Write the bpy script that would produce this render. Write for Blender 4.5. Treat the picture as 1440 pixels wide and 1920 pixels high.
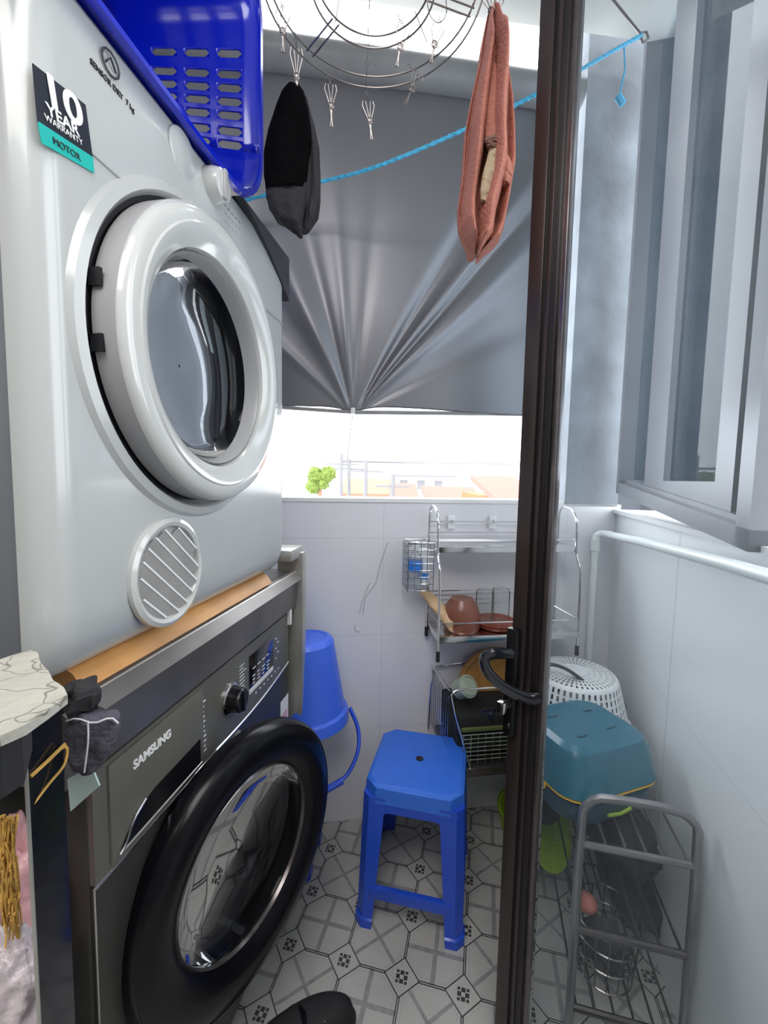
import bpy, bmesh, math, random
from mathutils import Vector, Matrix, noise
random.seed(4)
PI = math.pi
R = math.radians
C = bpy.context.scene.collection
for o in list(bpy.data.objects): bpy.data.objects.remove(o, do_unlink=True)
S = bpy.context.scene

# ------------------------------------------------------------------ camera
F, H = 807.0, 1.14
PITCH, ROLL = math.atan((960-893)/F), R(1.1)
fw = Vector((0, math.cos(PITCH), -math.sin(PITCH)))
r0 = Vector((1, 0, 0)); u0 = r0.cross(fw)
rt = r0*math.cos(ROLL)+u0*math.sin(ROLL)
up = -r0*math.sin(ROLL)+u0*math.cos(ROLL)
cd = bpy.data.cameras.new('camera'); cam = bpy.data.objects.new('camera', cd); C.objects.link(cam)
cam.matrix_world = Matrix(((rt.x, up.x, -fw.x, 0), (rt.y, up.y, -fw.y, 0), (rt.z, up.z, -fw.z, H), (0, 0, 0, 1)))
cd.sensor_fit = 'VERTICAL'; cd.sensor_height = 36; cd.lens = 36*F/1920; cd.clip_start = .01; cd.clip_end = 400
S.camera = cam
CO = Vector((0, 0, H))
def at(x, y, Y):
    d = fw+rt*((x-720)/F)-up*((y-960)/F)
    return CO+d*(Y/d.y)
def on(x, y, p0, n):
    d = fw+rt*((x-720)/F)-up*((y-960)/F); n = Vector(n)
    return CO+d*((Vector(p0)-CO).dot(n)/d.dot(n))
def onz(x, y, z): return on(x, y, (0, 0, z), (0, 0, 1))

# ------------------------------------------------------------------ world, lights, exposure
w = bpy.data.worlds.new('sky'); S.world = w; w.use_nodes = True
bg = w.node_tree.nodes['Background']
bg.inputs[0].default_value = (.93, .96, 1, 1); bg.inputs[1].default_value = 2.6
def area(name, loc, rot, size, power, col=(1, 1, 1), sy=None):
    l = bpy.data.lights.new(name, 'AREA'); l.energy = power; l.color = col; l.size = size
    if sy: l.shape = 'RECTANGLE'; l.size_y = sy
    o = bpy.data.objects.new(name, l); C.objects.link(o); o.location = loc; o.rotation_euler = rot
    return o
sl = bpy.data.lights.new('sun', 'SUN'); sl.energy = .8; sl.angle = R(3); sl.color = (1, .96, .9)
so = bpy.data.objects.new('sun', sl); C.objects.link(so); so.rotation_euler = (R(38), 0, R(-20))
area('kitchen_ceiling_lamp_light', (-.30, -.50, 2.36), (0, 0, 0), 1.2, 19, (1, .98, .95))  # added fill light brightening the balcony from out of view
S.view_settings.view_transform = 'Standard'; S.view_settings.look = 'None'
S.view_settings.exposure = 0.98; S.view_settings.gamma = 1; S.view_settings.use_curve_mapping = False

# ------------------------------------------------------------------ materials
def mat(name, col, rough=.5, metal=0, bump=0, bscale=40, var=0, vscale=8, spec=None, trans=0, coat=0, emit=None):
    m = bpy.data.materials.new(name); m.use_nodes = True; n = m.node_tree.nodes; L = m.node_tree.links
    p = n['Principled BSDF']; p.inputs['Roughness'].default_value = rough; p.inputs['Metallic'].default_value = metal
    c = (*col, 1); p.inputs['Base Color'].default_value = c
    if spec is not None: p.inputs['Specular IOR Level'].default_value = spec
    if trans: p.inputs['Transmission Weight'].default_value = trans
    if coat: p.inputs['Coat Weight'].default_value = coat; p.inputs['Coat Roughness'].default_value = .08
    tc = n.new('ShaderNodeTexCoord')
    if var:
        t = n.new('ShaderNodeTexNoise'); t.inputs['Scale'].default_value = vscale; t.inputs['Detail'].default_value = 5
        L.new(tc.outputs['Object'], t.inputs['Vector'])
        r = n.new('ShaderNodeMapRange'); r.inputs[1].default_value = .3; r.inputs[2].default_value = .7
        r.inputs[3].default_value = 1-var; r.inputs[4].default_value = 1+var*.5; L.new(t.outputs['Fac'], r.inputs[0])
        x = n.new('ShaderNodeVectorMath'); x.operation = 'SCALE'; x.inputs[0].default_value = col
        L.new(r.outputs[0], x.inputs['Scale']); L.new(x.outputs[0], p.inputs['Base Color'])
    if bump:
        t = n.new('ShaderNodeTexNoise'); t.inputs['Scale'].default_value = bscale; t.inputs['Detail'].default_value = 4
        L.new(tc.outputs['Object'], t.inputs['Vector'])
        b = n.new('ShaderNodeBump'); b.inputs['Strength'].default_value = bump; b.inputs['Distance'].default_value = .01
        L.new(t.outputs['Fac'], b.inputs['Height']); L.new(b.outputs[0], p.inputs['Normal'])
    return m
M = {}
M['dryer_white'] = mat('dryer_white', (.43, .445, .445), .22, var=.03, vscale=3, coat=.4)
M['dryer_side'] = mat('dryer_side', (.16, .17, .19), .4, var=.06, vscale=4)  # cabinet sides coloured darker than the front
M['door_white'] = mat('door_white', (.51, .52, .51), .15, var=.02, coat=.6)
M['door_grey'] = mat('door_grey', (.33, .33, .34), .35)
M['vent_grey'] = mat('vent_grey', (.38, .37, .36), .5, var=.1, vscale=30)
M['black'] = mat('black', (.006, .006, .008), .25, var=.2)
M['black_gloss'] = mat('black_gloss', (.008, .009, .014), .08, coat=.5)
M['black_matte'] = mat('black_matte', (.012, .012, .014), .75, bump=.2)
M['ring_black'] = mat('ring_black', (.004, .004, .006), .24, spec=.25)
M['rack_steel'] = mat('rack_steel', (.30, .29, .30), .3, metal=.75, var=.2, vscale=14)
M['navy_gloss'] = mat('navy_gloss', (.010, .014, .03), .12, coat=.5)
M['washer'] = mat('washer', (.20, .19, .165), .36, metal=.45, var=.12, vscale=5)
M['washer_dark'] = mat('washer_dark', (.06, .059, .054), .32, metal=.3, var=.15, vscale=5)
M['chrome'] = mat('chrome', (.75, .75, .76), .14, metal=1, var=.05)
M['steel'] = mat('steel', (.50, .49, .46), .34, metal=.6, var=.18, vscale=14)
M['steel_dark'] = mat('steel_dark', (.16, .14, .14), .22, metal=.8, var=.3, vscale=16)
M['rail_steel'] = mat('rail_steel', (.17, .16, .155), .3, metal=.5, var=.3, vscale=9)
M['alu'] = mat('alu', (.235, .24, .265), .35, metal=.35, var=.06)
M['wire'] = mat('wire', (.26, .23, .22), .3, metal=.9)
M['wood_orange'] = mat('wood_orange', (.60, .30, .10), .45, var=.2, vscale=12)
M['wood'] = mat('wood', (.42, .21, .06), .5, var=.3, vscale=20)
M['wood_pale'] = mat('wood_pale', (.62, .42, .24), .6, var=.3, vscale=30)
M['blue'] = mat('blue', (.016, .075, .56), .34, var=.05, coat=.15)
M['blue_seat'] = mat('blue_seat', (.03, .15, .68), .36, var=.06, vscale=14)  # lighter copy of the stool blue, brightness of the top put in
M['blue_basket'] = mat('blue_basket', (.003, .014, .46), .16, coat=.3, var=.04)
M['blue_bucket'] = mat('blue_bucket', (.055, .15, .78), .35, var=.06)
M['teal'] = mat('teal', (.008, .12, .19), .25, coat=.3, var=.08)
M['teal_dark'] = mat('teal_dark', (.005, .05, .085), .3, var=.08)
M['yellow'] = mat('yellow', (.85, .50, .04), .4)
M['lime'] = mat('lime', (.33, .50, .03), .5, var=.15)
M['white_plastic'] = mat('white_plastic', (.78, .80, .82), .35, var=.04)
M['white'] = mat('white', (.8, .8, .8), .5, var=.02)
M['pvc'] = mat('pvc', (.80, .84, .85), .3, var=.03)
M['grey_pipe'] = mat('grey_pipe', (.28, .28, .28), .35, var=.15, vscale=12)
M['ceiling'] = mat('ceiling', (.54, .54, .51), .8, bump=.05, var=.03)
M['kitchen_wall'] = mat('kitchen_wall', (.30, .30, .29), .8, bump=.05, var=.05)
M['concrete'] = mat('concrete', (.24, .265, .30), .8, bump=.3, bscale=18, var=.5, vscale=4)
M['concrete_dark'] = mat('concrete_dark', (.03, .035, .042), .85, bump=.3, bscale=12, var=.25, vscale=4)
M['sock'] = mat('sock', (.0025, .0025, .003), 1, spec=.05, bump=.3, bscale=200)
M['sock_grey'] = mat('sock_grey', (.012, .012, .015), .85, bump=.3, bscale=160)
M['pink'] = mat('pink', (.40, .15, .11), .85, bump=.35, bscale=220, var=.12, vscale=20)
M['pink_dark'] = mat('pink_dark', (.22, .12, .09), .9, bump=.3, bscale=220)
M['beige'] = mat('beige', (.42, .33, .22), .85, bump=.3, bscale=120)
M['cloth_grey'] = mat('cloth_grey', (.075, .072, .095), .95, bump=.6, bscale=160, var=.25, vscale=40)
M['thread'] = mat('thread', (.6, .58, .62), .8)
M['rope'] = mat('rope', (.06, .46, .74), .5, var=.2, vscale=90)
M['sticker_black'] = mat('sticker_black', (.010, .014, .026), .35)
M['sticker_teal'] = mat('sticker_teal', (.01, .40, .36), .35)
M['ink'] = mat('ink', (.03, .03, .035), .5)
M['letter'] = mat('letter', (.80, .80, .80), .4)
M['pale_card'] = mat('pale_card', (.52, .66, .66), .6, var=.04)
M['pottery'] = mat('pottery', (.24, .085, .055), .28, var=.15, vscale=16)
M['plate'] = mat('plate', (.33, .085, .05), .2)
M['pale_green'] = mat('pale_green', (.34, .40, .32), .4, var=.2, vscale=30)
M['olive'] = mat('olive', (.10, .12, .04), .5)
M['drum'] = mat('drum', (.03, .03, .038), .3, metal=.4, var=.1)
M['bronze'] = mat('bronze', (.055, .042, .042), .3, metal=.55, var=.08)  # paler copy of the frame brown, light on the face put into colour
M['bronze_dark'] = mat('bronze_dark', (.012, .010, .011), .35, metal=.3)
M['raffia'] = mat('raffia', (.62, .36, .08), .7, var=.3, vscale=50)
M['bag_pink'] = mat('bag_pink', (.55, .30, .32), .4, bump=.5, bscale=30, var=.3, vscale=14)
M['bag_clear'] = mat('bag_clear', (.62, .55, .58), .3, bump=.6, bscale=30, var=.25, vscale=14)
M['rubber'] = mat('rubber', (.015, .015, .015), .8)
M['label_blue'] = mat('label_blue', (.03, .22, .75), .4)
M['label_pink'] = mat('label_pink', (.75, .45, .5), .4)
M['screw'] = mat('screw', (.3, .3, .3), .3, metal=.8)
M['roof_red'] = mat('roof_red', (.36, .12, .09), .8, var=.1)
M['roof_brown'] = mat('roof_brown', (.26, .15, .10), .8, var=.1)
M['wall_cream'] = mat('wall_cream', (.40, .38, .36), .8)
M['wall_orange'] = mat('wall_orange', (.28, .12, .04), .8)
M['leaf'] = mat('leaf', (.13, .19, .03), .8, bump=.5, var=.3)
M['grey_far'] = mat('grey_far', (.16, .16, .17), .8)
M['mark'] = mat('mark', (.45, .44, .45), .8)

def glassmat(name, tint, haze, haze_col, rough=.02, lo=.35, hi=.75, fres=1.45, scale=3):
    m = bpy.data.materials.new(name); m.use_nodes = True; n = m.node_tree.nodes; L = m.node_tree.links
    n.remove(n['Principled BSDF']); out = n['Material Output']
    tr = n.new('ShaderNodeBsdfTransparent'); tr.inputs[0].default_value = (*tint, 1)
    gl = n.new('ShaderNodeBsdfGlossy'); gl.inputs['Roughness'].default_value = rough
    fr = n.new('ShaderNodeFresnel'); fr.inputs[0].default_value = fres
    a = n.new('ShaderNodeMixShader'); L.new(fr.outputs[0], a.inputs[0]); L.new(tr.outputs[0], a.inputs[1]); L.new(gl.outputs[0], a.inputs[2])
    df = n.new('ShaderNodeBsdfDiffuse'); df.inputs[0].default_value = (*haze_col, 1)  # milky layer painted in for the haze of reflections on the glass
    tl = n.new('ShaderNodeBsdfTranslucent'); tl.inputs[0].default_value = (*haze_col, 1)
    d2 = n.new('ShaderNodeMixShader'); d2.inputs[0].default_value = .5; L.new(df.outputs[0], d2.inputs[1]); L.new(tl.outputs[0], d2.inputs[2])
    tc = n.new('ShaderNodeTexCoord'); no = n.new('ShaderNodeTexNoise'); no.inputs['Scale'].default_value = scale; no.inputs['Detail'].default_value = 8; no.inputs['Roughness'].default_value = .65
    L.new(tc.outputs['Object'], no.inputs['Vector'])
    r = n.new('ShaderNodeMapRange'); r.inputs[1].default_value = lo; r.inputs[2].default_value = hi; r.inputs[3].default_value = haze*.35; r.inputs[4].default_value = haze
    L.new(no.outputs['Fac'], r.inputs[0])
    b = n.new('ShaderNodeMixShader'); L.new(r.outputs[0], b.inputs[0]); L.new(a.outputs[0], b.inputs[1]); L.new(d2.outputs[0], b.inputs[2])
    L.new(b.outputs[0], out.inputs[0]); return m
M['door_glass'] = glassmat('door_glass', (.965, .985, .99), .06, (.72, .80, .87), fres=1.07)
M['clear_glass'] = glassmat('clear_glass', (.93, .95, .95), .10, (.9, .9, .9), fres=1.10)
M['tint_glass'] = glassmat('tint_glass', (.80, .86, .90), .14, (.08, .11, .14), fres=1.22, scale=6)
M['dark_glass'] = glassmat('dark_glass', (.5, .55, .62), .02, (.5, .55, .6), fres=1.24)
M['washer_glass'] = glassmat('washer_glass', (.5, .52, .55), .05, (.25, .26, .28), fres=1.18)
M['bottle_clear'] = glassmat('bottle_clear', (.90, .92, .92), .35, (.85, .88, .9), fres=1.15)

def wallmat(name, base, px, pz, frame):
    m = bpy.data.materials.new(name); m.use_nodes = True; n = m.node_tree.nodes; L = m.node_tree.links; p = n['Principled BSDF']
    p.inputs['Roughness'].default_value = .22; p.inputs['Specular IOR Level'].default_value = .45
    tc = n.new('ShaderNodeTexCoord'); mp = n.new('ShaderNodeMapping'); L.new(tc.outputs['Object'], mp.inputs[0])
    mp.inputs['Rotation'].default_value = frame
    br = n.new('ShaderNodeTexBrick'); br.offset = 0; br.inputs['Scale'].default_value = 1
    br.inputs['Brick Width'].default_value = px; br.inputs['Row Height'].default_value = pz
    br.inputs['Mortar Size'].default_value = .0012; br.inputs['Mortar Smooth'].default_value = .2
    br.inputs['Color1'].default_value = (*base, 1); br.inputs['Color2'].default_value = (*base, 1)
    br.inputs['Mortar'].default_value = (base[0]*.86, base[1]*.86, base[2]*.86, 1)
    L.new(mp.outputs[0], br.inputs['Vector']); L.new(br.outputs['Color'], p.inputs['Base Color'])
    return m
M['wall_back'] = wallmat('wall_back', (.76, .755, .79), .62, .315, (R(90), 0, 0))
M['wall_side'] = wallmat('wall_side', (.86, .88, .90), .62, .34, (R(90), 0, R(90)))

def floormat():
    m = bpy.data.materials.new('floor_tiles'); m.use_nodes = True; n = m.node_tree.nodes; L = m.node_tree.links; p = n['Principled BSDF']
    p.inputs['Roughness'].default_value = .3
    def mth(op, a, b=None, c=None):
        x = n.new('ShaderNodeMath'); x.operation = op
        for i, v in enumerate((a, b, c)):
            if v is None: continue
            if isinstance(v, (int, float)): x.inputs[i].default_value = v
            else: L.new(v, x.inputs[i])
        return x.outputs[0]
    g = n.new('ShaderNodeNewGeometry'); mp = n.new('ShaderNodeMapping'); mp.vector_type = 'TEXTURE'
    mp.inputs['Location'].default_value = (.061, .893, 0); mp.inputs['Rotation'].default_value = (0, 0, R(-13.2)); mp.inputs['Scale'].default_value = (.1385, .1400, 1)
    L.new(g.outputs['Position'], mp.inputs[0]); sp = n.new('ShaderNodeSeparateXYZ'); L.new(mp.outputs[0], sp.inputs[0])
    U, V = sp.outputs[0], sp.outputs[1]
    def cen(t): return mth('ABSOLUTE', mth('SUBTRACT', mth('FRACT', mth('ADD', t, .5)), .5))
    du, dv = cen(U), cen(V)                       # 0 on a motif, .5 at the middle of a big tile
    s = mth('ADD', du, dv)
    def band(v, c, wd): return mth('LESS_THAN', mth('ABSOLUTE', mth('SUBTRACT', v, c)), wd)
    dia = mth('MAXIMUM', band(s, .29, .014), 0)
    out = mth('GREATER_THAN', s, .29)
    ax = mth('MAXIMUM', band(du, .016, .009), band(dv, .016, .009))
    lines = mth('MAXIMUM', dia, mth('MULTIPLY', out, ax))
    mx = mth('MAXIMUM', du, dv); mn = mth('MINIMUM', du, dv)
    sq = mth('MULTIPLY', mth('LESS_THAN', mx, .095), mth('GREATER_THAN', mx, .032))
    sq = mth('MULTIPLY', sq, mth('GREATER_THAN', mth('ABSOLUTE', mth('SUBTRACT', mn, .042)), .009))
    black = mth('MAXIMUM', lines, sq)
    par = mth('FRACT', mth('MULTIPLY', mth('ADD', mth('FLOOR', U), mth('FLOOR', V)), .5))
    par = mth('GREATER_THAN', par, .25)
    plus = mth('MAXIMUM', mth('GREATER_THAN', du, .462), mth('GREATER_THAN', dv, .462))
    cross = mth('LESS_THAN', mth('ABSOLUTE', mth('SUBTRACT', du, dv)), .04)
    greyb = mth('ADD', mth('MULTIPLY', plus, mth('SUBTRACT', 1, par)), mth('MULTIPLY', cross, par))
    inn = mth('MULTIPLY', greyb, mth('GREATER_THAN', s, .31))
    frm = mth('MAXIMUM', band(s, .36, .008), mth('MAXIMUM', band(du, .075, .006), band(dv, .075, .006)))
    frm = mth('MULTIPLY', mth('MULTIPLY', frm, mth('GREATER_THAN', s, .34)), .35)
    greyf = mth('MAXIMUM', inn, frm)
    no = n.new('ShaderNodeTexNoise'); no.inputs['Scale'].default_value = 60; L.new(g.outputs['Position'], no.inputs['Vector'])
    no2 = n.new('ShaderNodeTexNoise'); no2.inputs['Scale'].default_value = 9; L.new(g.outputs['Position'], no2.inputs['Vector'])
    base = n.new('ShaderNodeMix'); base.data_type = 'RGBA'; base.inputs[6].default_value = (.50, .49, .46, 1); base.inputs[7].default_value = (.34, .335, .32, 1)
    L.new(no2.outputs['Fac'], base.inputs[0])
    a = n.new('ShaderNodeMix'); a.data_type = 'RGBA'; a.inputs[7].default_value = (.20, .20, .205, 1)
    L.new(mth('MULTIPLY', greyf, mth('ADD', no.outputs['Fac'], .25)), a.inputs[0]); L.new(base.outputs[2], a.inputs[6])
    b = n.new('ShaderNodeMix'); b.data_type = 'RGBA'; b.inputs[7].default_value = (.018, .018, .02, 1)
    L.new(mth('MULTIPLY', black, .93), b.inputs[0]); L.new(a.outputs[2], b.inputs[6]); L.new(b.outputs[2], p.inputs['Base Color'])
    return m
M['floor'] = floormat()

def blindmat():
    m = bpy.data.materials.new('blind_cloth'); m.use_nodes = True; n = m.node_tree.nodes; L = m.node_tree.links
    n.remove(n['Principled BSDF']); out = n['Material Output']
    df = n.new('ShaderNodeBsdfDiffuse'); df.inputs[0].default_value = (.115, .115, .125, 1)
    tl = n.new('ShaderNodeBsdfTranslucent'); tl.inputs[0].default_value = (.32, .32, .36, 1)
    gl = n.new('ShaderNodeBsdfGlossy'); gl.inputs['Roughness'].default_value = .38; gl.inputs[0].default_value = (.75, .75, .8, 1)
    a = n.new('ShaderNodeMixShader'); a.inputs[0].default_value = .11; L.new(df.outputs[0], a.inputs[1]); L.new(tl.outputs[0], a.inputs[2])
    b = n.new('ShaderNodeMixShader'); b.inputs[0].default_value = .17; L.new(a.outputs[0], b.inputs[1]); L.new(gl.outputs[0], b.inputs[2])
    L.new(b.outputs[0], out.inputs[0]); return m
M['blind'] = blindmat()

def peelmat():
    m = mat('peeling_paint', (.62, .60, .52), .8, bump=.8, bscale=30); n = m.node_tree.nodes; L = m.node_tree.links; p = n['Principled BSDF']
    tc = n['Texture Coordinate']; v = n.new('ShaderNodeTexVoronoi'); v.feature = 'DISTANCE_TO_EDGE'; v.inputs['Scale'].default_value = 28
    nn = n.new('ShaderNodeTexNoise'); nn.inputs['Scale'].default_value = 25; L.new(tc.outputs['Object'], nn.inputs['Vector'])
    ad = n.new('ShaderNodeVectorMath'); ad.operation = 'MULTIPLY_ADD'; ad.inputs[1].default_value = (.06, .06, .06)
    L.new(nn.outputs['Color'], ad.inputs[0]); L.new(tc.outputs['Object'], ad.inputs[2]); L.new(ad.outputs[0], v.inputs['Vector'])
    cr = n.new('ShaderNodeValToRGB'); cr.color_ramp.elements[0].color = (.12, .11, .09, 1); cr.color_ramp.elements[0].position = .0
    cr.color_ramp.elements[1].color = (.40, .39, .34, 1); cr.color_ramp.elements[1].position = .03
    L.new(v.outputs['Distance'], cr.inputs[0]); L.new(cr.outputs[0], p.inputs['Base Color']); return m
M['peel'] = peelmat()

# ------------------------------------------------------------------ mesh helpers
class MB:
    def __init__(s): s.bm = bmesh.new()
    def box(s, lo, hi, bev=0, rot=None, seg=2):
        c = (Vector(lo)+Vector(hi))/2; d = Vector(hi)-Vector(lo)
        m = Matrix.Translation(c) @ (rot.to_4x4() if rot else Matrix()) @ Matrix.Diagonal((*d, 1))
        g = bmesh.ops.create_cube(s.bm, size=1, matrix=m)
        if bev:
            ed = list({e for v in g['verts'] for e in v.link_edges})
            bmesh.ops.bevel(s.bm, geom=ed, offset=bev, segments=seg, affect='EDGES', profile=.6)
        return s
    def tube(s, pts, r, seg=8, closed=False, flat=1.0, smooth=0):
        P = [Vector(p) for p in pts]
        if smooth:
            for _ in range(smooth):
                Q = []
                n = len(P)
                rng = range(n if closed else n-1)
                if not closed: Q.append(P[0])
                for i in rng:
                    a, b = P[i], P[(i+1) % n]; Q += [a*.75+b*.25, a*.25+b*.75]
                if not closed: Q.append(P[-1])
                P = Q
        n = len(P); rings = []; T0 = None; up_ = None
        for i in range(n):
            a = P[i-1] if (i > 0 or closed) else P[i]; b = P[(i+1) % n] if (i < n-1 or closed) else P[i]
            t = (b-a).normalized()
            if up_ is None:
                up_ = Vector((0, 0, 1)) if abs(t.z) < .9 else Vector((1, 0, 0))
            up_ = (up_-t*up_.dot(t))
            if up_.length < 1e-5: up_ = t.orthogonal()
            up_.normalize(); sd = t.cross(up_)
            rr = r[i*len(r)//n] if isinstance(r, (list, tuple)) else r
            rings.append([s.bm.verts.new(P[i]+up_*math.cos(2*PI*k/seg)*rr*flat+sd*math.sin(2*PI*k/seg)*rr) for k in range(seg)])
        for i in range(n if closed else n-1):
            A, B = rings[i], rings[(i+1) % n]
            for k in range(seg): s.bm.faces.new((A[k], A[(k+1) % seg], B[(k+1) % seg], B[k]))
        if not closed:
            s.bm.faces.new(rings[0][::-1]); s.bm.faces.new(rings[-1])
        return s
    def lathe(s, prof, seg=48, mtx=None, caps=True, closed=False):
        mtx = mtx or Matrix(); rings = []
        for r, z in prof:
            rings.append([s.bm.verts.new(mtx @ Vector((r*math.cos(2*PI*k/seg), r*math.sin(2*PI*k/seg), z))) for k in range(seg)])
        n = len(rings)
        for i in range(n if closed else n-1):
            A, B = rings[i], rings[(i+1) % n]
            for k in range(seg): s.bm.faces.new((A[k], A[(k+1) % seg], B[(k+1) % seg], B[k]))
        if caps and not closed:
            s.bm.faces.new(rings[0][::-1]); s.bm.faces.new(rings[-1])
        return s
    def loft(s, rings, cap=True):
        rr = [[s.bm.verts.new(Vector(p)) for p in r] for r in rings]; n = len(rr[0])
        for i in range(len(rr)-1):
            for k in range(n): s.bm.faces.new((rr[i][k], rr[i][(k+1) % n], rr[i+1][(k+1) % n], rr[i+1][k]))
        if cap: s.bm.faces.new(rr[0][::-1]); s.bm.faces.new(rr[-1])
        return s
    def prism(s, poly, vec):
        v = Vector(vec); return s.loft([[Vector(p) for p in poly], [Vector(p)+v for p in poly]])
    def grid(s, fn, nu, nv, closed_u=False):
        g = [[s.bm.verts.new(Vector(fn(i/nu, j/nv))) for i in range(nu+(0 if closed_u else 1))] for j in range(nv+1)]
        k = len(g[0])
        for j in range(nv):
            for i in range(nu): s.bm.faces.new((g[j][i], g[j][(i+1) % k], g[j+1][(i+1) % k], g[j+1][i]))
        return s
    def build(s, name, m, parent=None, smooth=True, ang=35, label=None, mods=None):
        bmesh.ops.recalc_face_normals(s.bm, faces=s.bm.faces)
        me = bpy.data.meshes.new(name); s.bm.to_mesh(me); s.bm.free()
        if smooth:
            me.polygons.foreach_set('use_smooth', [True]*len(me.polygons)); me.set_sharp_from_angle(angle=R(ang))
        ms = m if isinstance(m, (list, tuple)) else [m]
        for x in ms: me.materials.append(M[x] if isinstance(x, str) else x)
        o = bpy.data.objects.new(name, me); C.objects.link(o)
        if parent: o.parent = parent
        if label: o['label'] = label
        return o
def cut(o, mb):
    c = mb.build('cutter', 'black'); md = o.modifiers.new('cut', 'BOOLEAN'); md.object = c; md.operation = 'DIFFERENCE'; md.solver = 'EXACT'
    p = o.parent; c.parent = p; bpy.context.view_layer.update()
    me = bpy.data.meshes.new_from_object(o.evaluated_get(bpy.context.evaluated_depsgraph_get()))
    o.modifiers.clear(); o.data = me; bpy.data.objects.remove(c, do_unlink=True)
    me.polygons.foreach_set('use_smooth', [True]*len(me.polygons)); me.set_sharp_from_angle(angle=R(35)); return o
def solid(o, t, off=0):
    md = o.modifiers.new('solid', 'SOLIDIFY'); md.thickness = t; md.offset = off; return o
def tag(o, label, cat, group=None, kind=None):
    if label: o['label'] = label
    if cat: o['category'] = cat
    if group: o['group'] = group
    if kind: o['kind'] = kind
    return o
def thing(name, label, cat, loc=(0, 0, 0), rz=0, group=None, kind=None):
    o = bpy.data.objects.new(name, None); C.objects.link(o); o.location = loc; o.rotation_euler = (0, 0, rz); o.empty_display_size = .05
    return tag(o, label, cat, group, kind)
def struct(name, mb, m, label, **k):
    o = mb.build(name, m, **k); o['kind'] = 'structure'; o['label'] = label; return o
def text(name, body, size, mtx, m, parent, extrude=.0006, bold=0, align='LEFT', sx=1):
    c = bpy.data.curves.new(name, 'FONT'); c.body = body; c.size = size; c.extrude = extrude; c.offset = bold; c.align_x = align
    t = bpy.data.objects.new(name, c); C.objects.link(t)
    bpy.context.view_layer.update()
    me = bpy.data.meshes.new_from_object(t.evaluated_get(bpy.context.evaluated_depsgraph_get()))
    bpy.data.objects.remove(t, do_unlink=True)
    me.transform(mtx @ Matrix.Diagonal((sx, 1, 1, 1))); me.materials.clear(); me.materials.append(M[m]); me.name = name
    o = bpy.data.objects.new(name, me); C.objects.link(o); o.parent = parent
    return o
def rrect(w, h, r, n=6):
    P = []
    for cx, cy, a0 in ((w/2-r, h/2-r, 0), (-w/2+r, h/2-r, 90), (-w/2+r, -h/2+r, 180), (w/2-r, -h/2+r, 270)):
        for k in range(n+1):
            a = R(a0+90*k/n); P.append((cx+r*math.cos(a), cy+r*math.sin(a)))
    return P

# frames: back wall (turned 8.5 deg), right wall (13.5 deg), machines (9.1 deg)
WA = R(8.5); P0 = Vector((-.14, 1.335, 0)); Ww = Vector((math.cos(WA), math.sin(WA), 0)); Wm = Vector((math.sin(WA), -math.cos(WA), 0))
def W(s, d, z): return P0+Ww*s+Wm*d+Vector((0, 0, z))
QA = R(13.5); Q0 = Vector((.799, 1.475, 0)); Qv = Vector((math.sin(QA), math.cos(QA), 0)); Qn = Vector((-math.cos(QA), math.sin(QA), 0))
def Q(v, d, z): return Q0+Qv*v+Qn*d+Vector((0, 0, z))
MA = R(9.1); Mn = Vector((math.cos(MA), -math.sin(MA), 0)); Mu = Vector((math.sin(MA), math.cos(MA), 0))
def wframe(name, label, cat, s, d, z, **k): return thing(name, label, cat, W(s, d, z), WA, **k)   # local +X along wall, -Y towards room

# ------------------------------------------------------------------ setting
struct('floor', MB().prism([(-1.6, -2.2, 0), (1.3, -2.2, 0), (1.3, 1.62, 0), (-1.6, 1.62, 0)], (0, 0, -.12)), 'floor', 'patterned vinyl floor of white octagons and small black motif squares', smooth=False)
def parapet():
    z = 1.058
    return MB().prism([W(-1.1, 0, 0), W(.965, 0, 0), W(.965, -.11, 0), W(-1.1, -.11, 0)], (0, 0, z))
struct('wall_back', parapet(), 'wall_back', 'low white tiled balcony wall under the blind')
b = MB().prism([W(-1.1, .004, 1.058), W(.75, .004, 1.058), W(.75, -.114, 1.058), W(-1.1, -.114, 1.058)], (0, 0, .012))
struct('trim_1', b, 'white', 'white capping along the top of the low wall')
b = MB().prism([Q(0, 0, 0), Q(-1.5, 0, 0), Q(-1.5, -.12, 0), Q(.12, -.12, 0)], (0, 0, 1.03))
struct('wall_right', b, 'wall_side', 'white tiled side wall behind the glass door')
b = MB().prism([W(.755, 0, 1.05), W(.951, 0, 1.05), W(.975, -.22, 1.05), W(.785, -.22, 1.05)], (0, 0, 1.6))
struct('wall_pier', b, 'concrete', 'grey concrete pier at the corner above the low wall')
b = MB().prism([Q(0, .012, 1.03), Q(-1.5, .012, 1.03), Q(-1.5, -.3, 1.03), Q(0, -.3, 1.03)], (0, 0, .012))
struct('trim_2', b, 'white', 'white ledge on top of the side wall')
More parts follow.
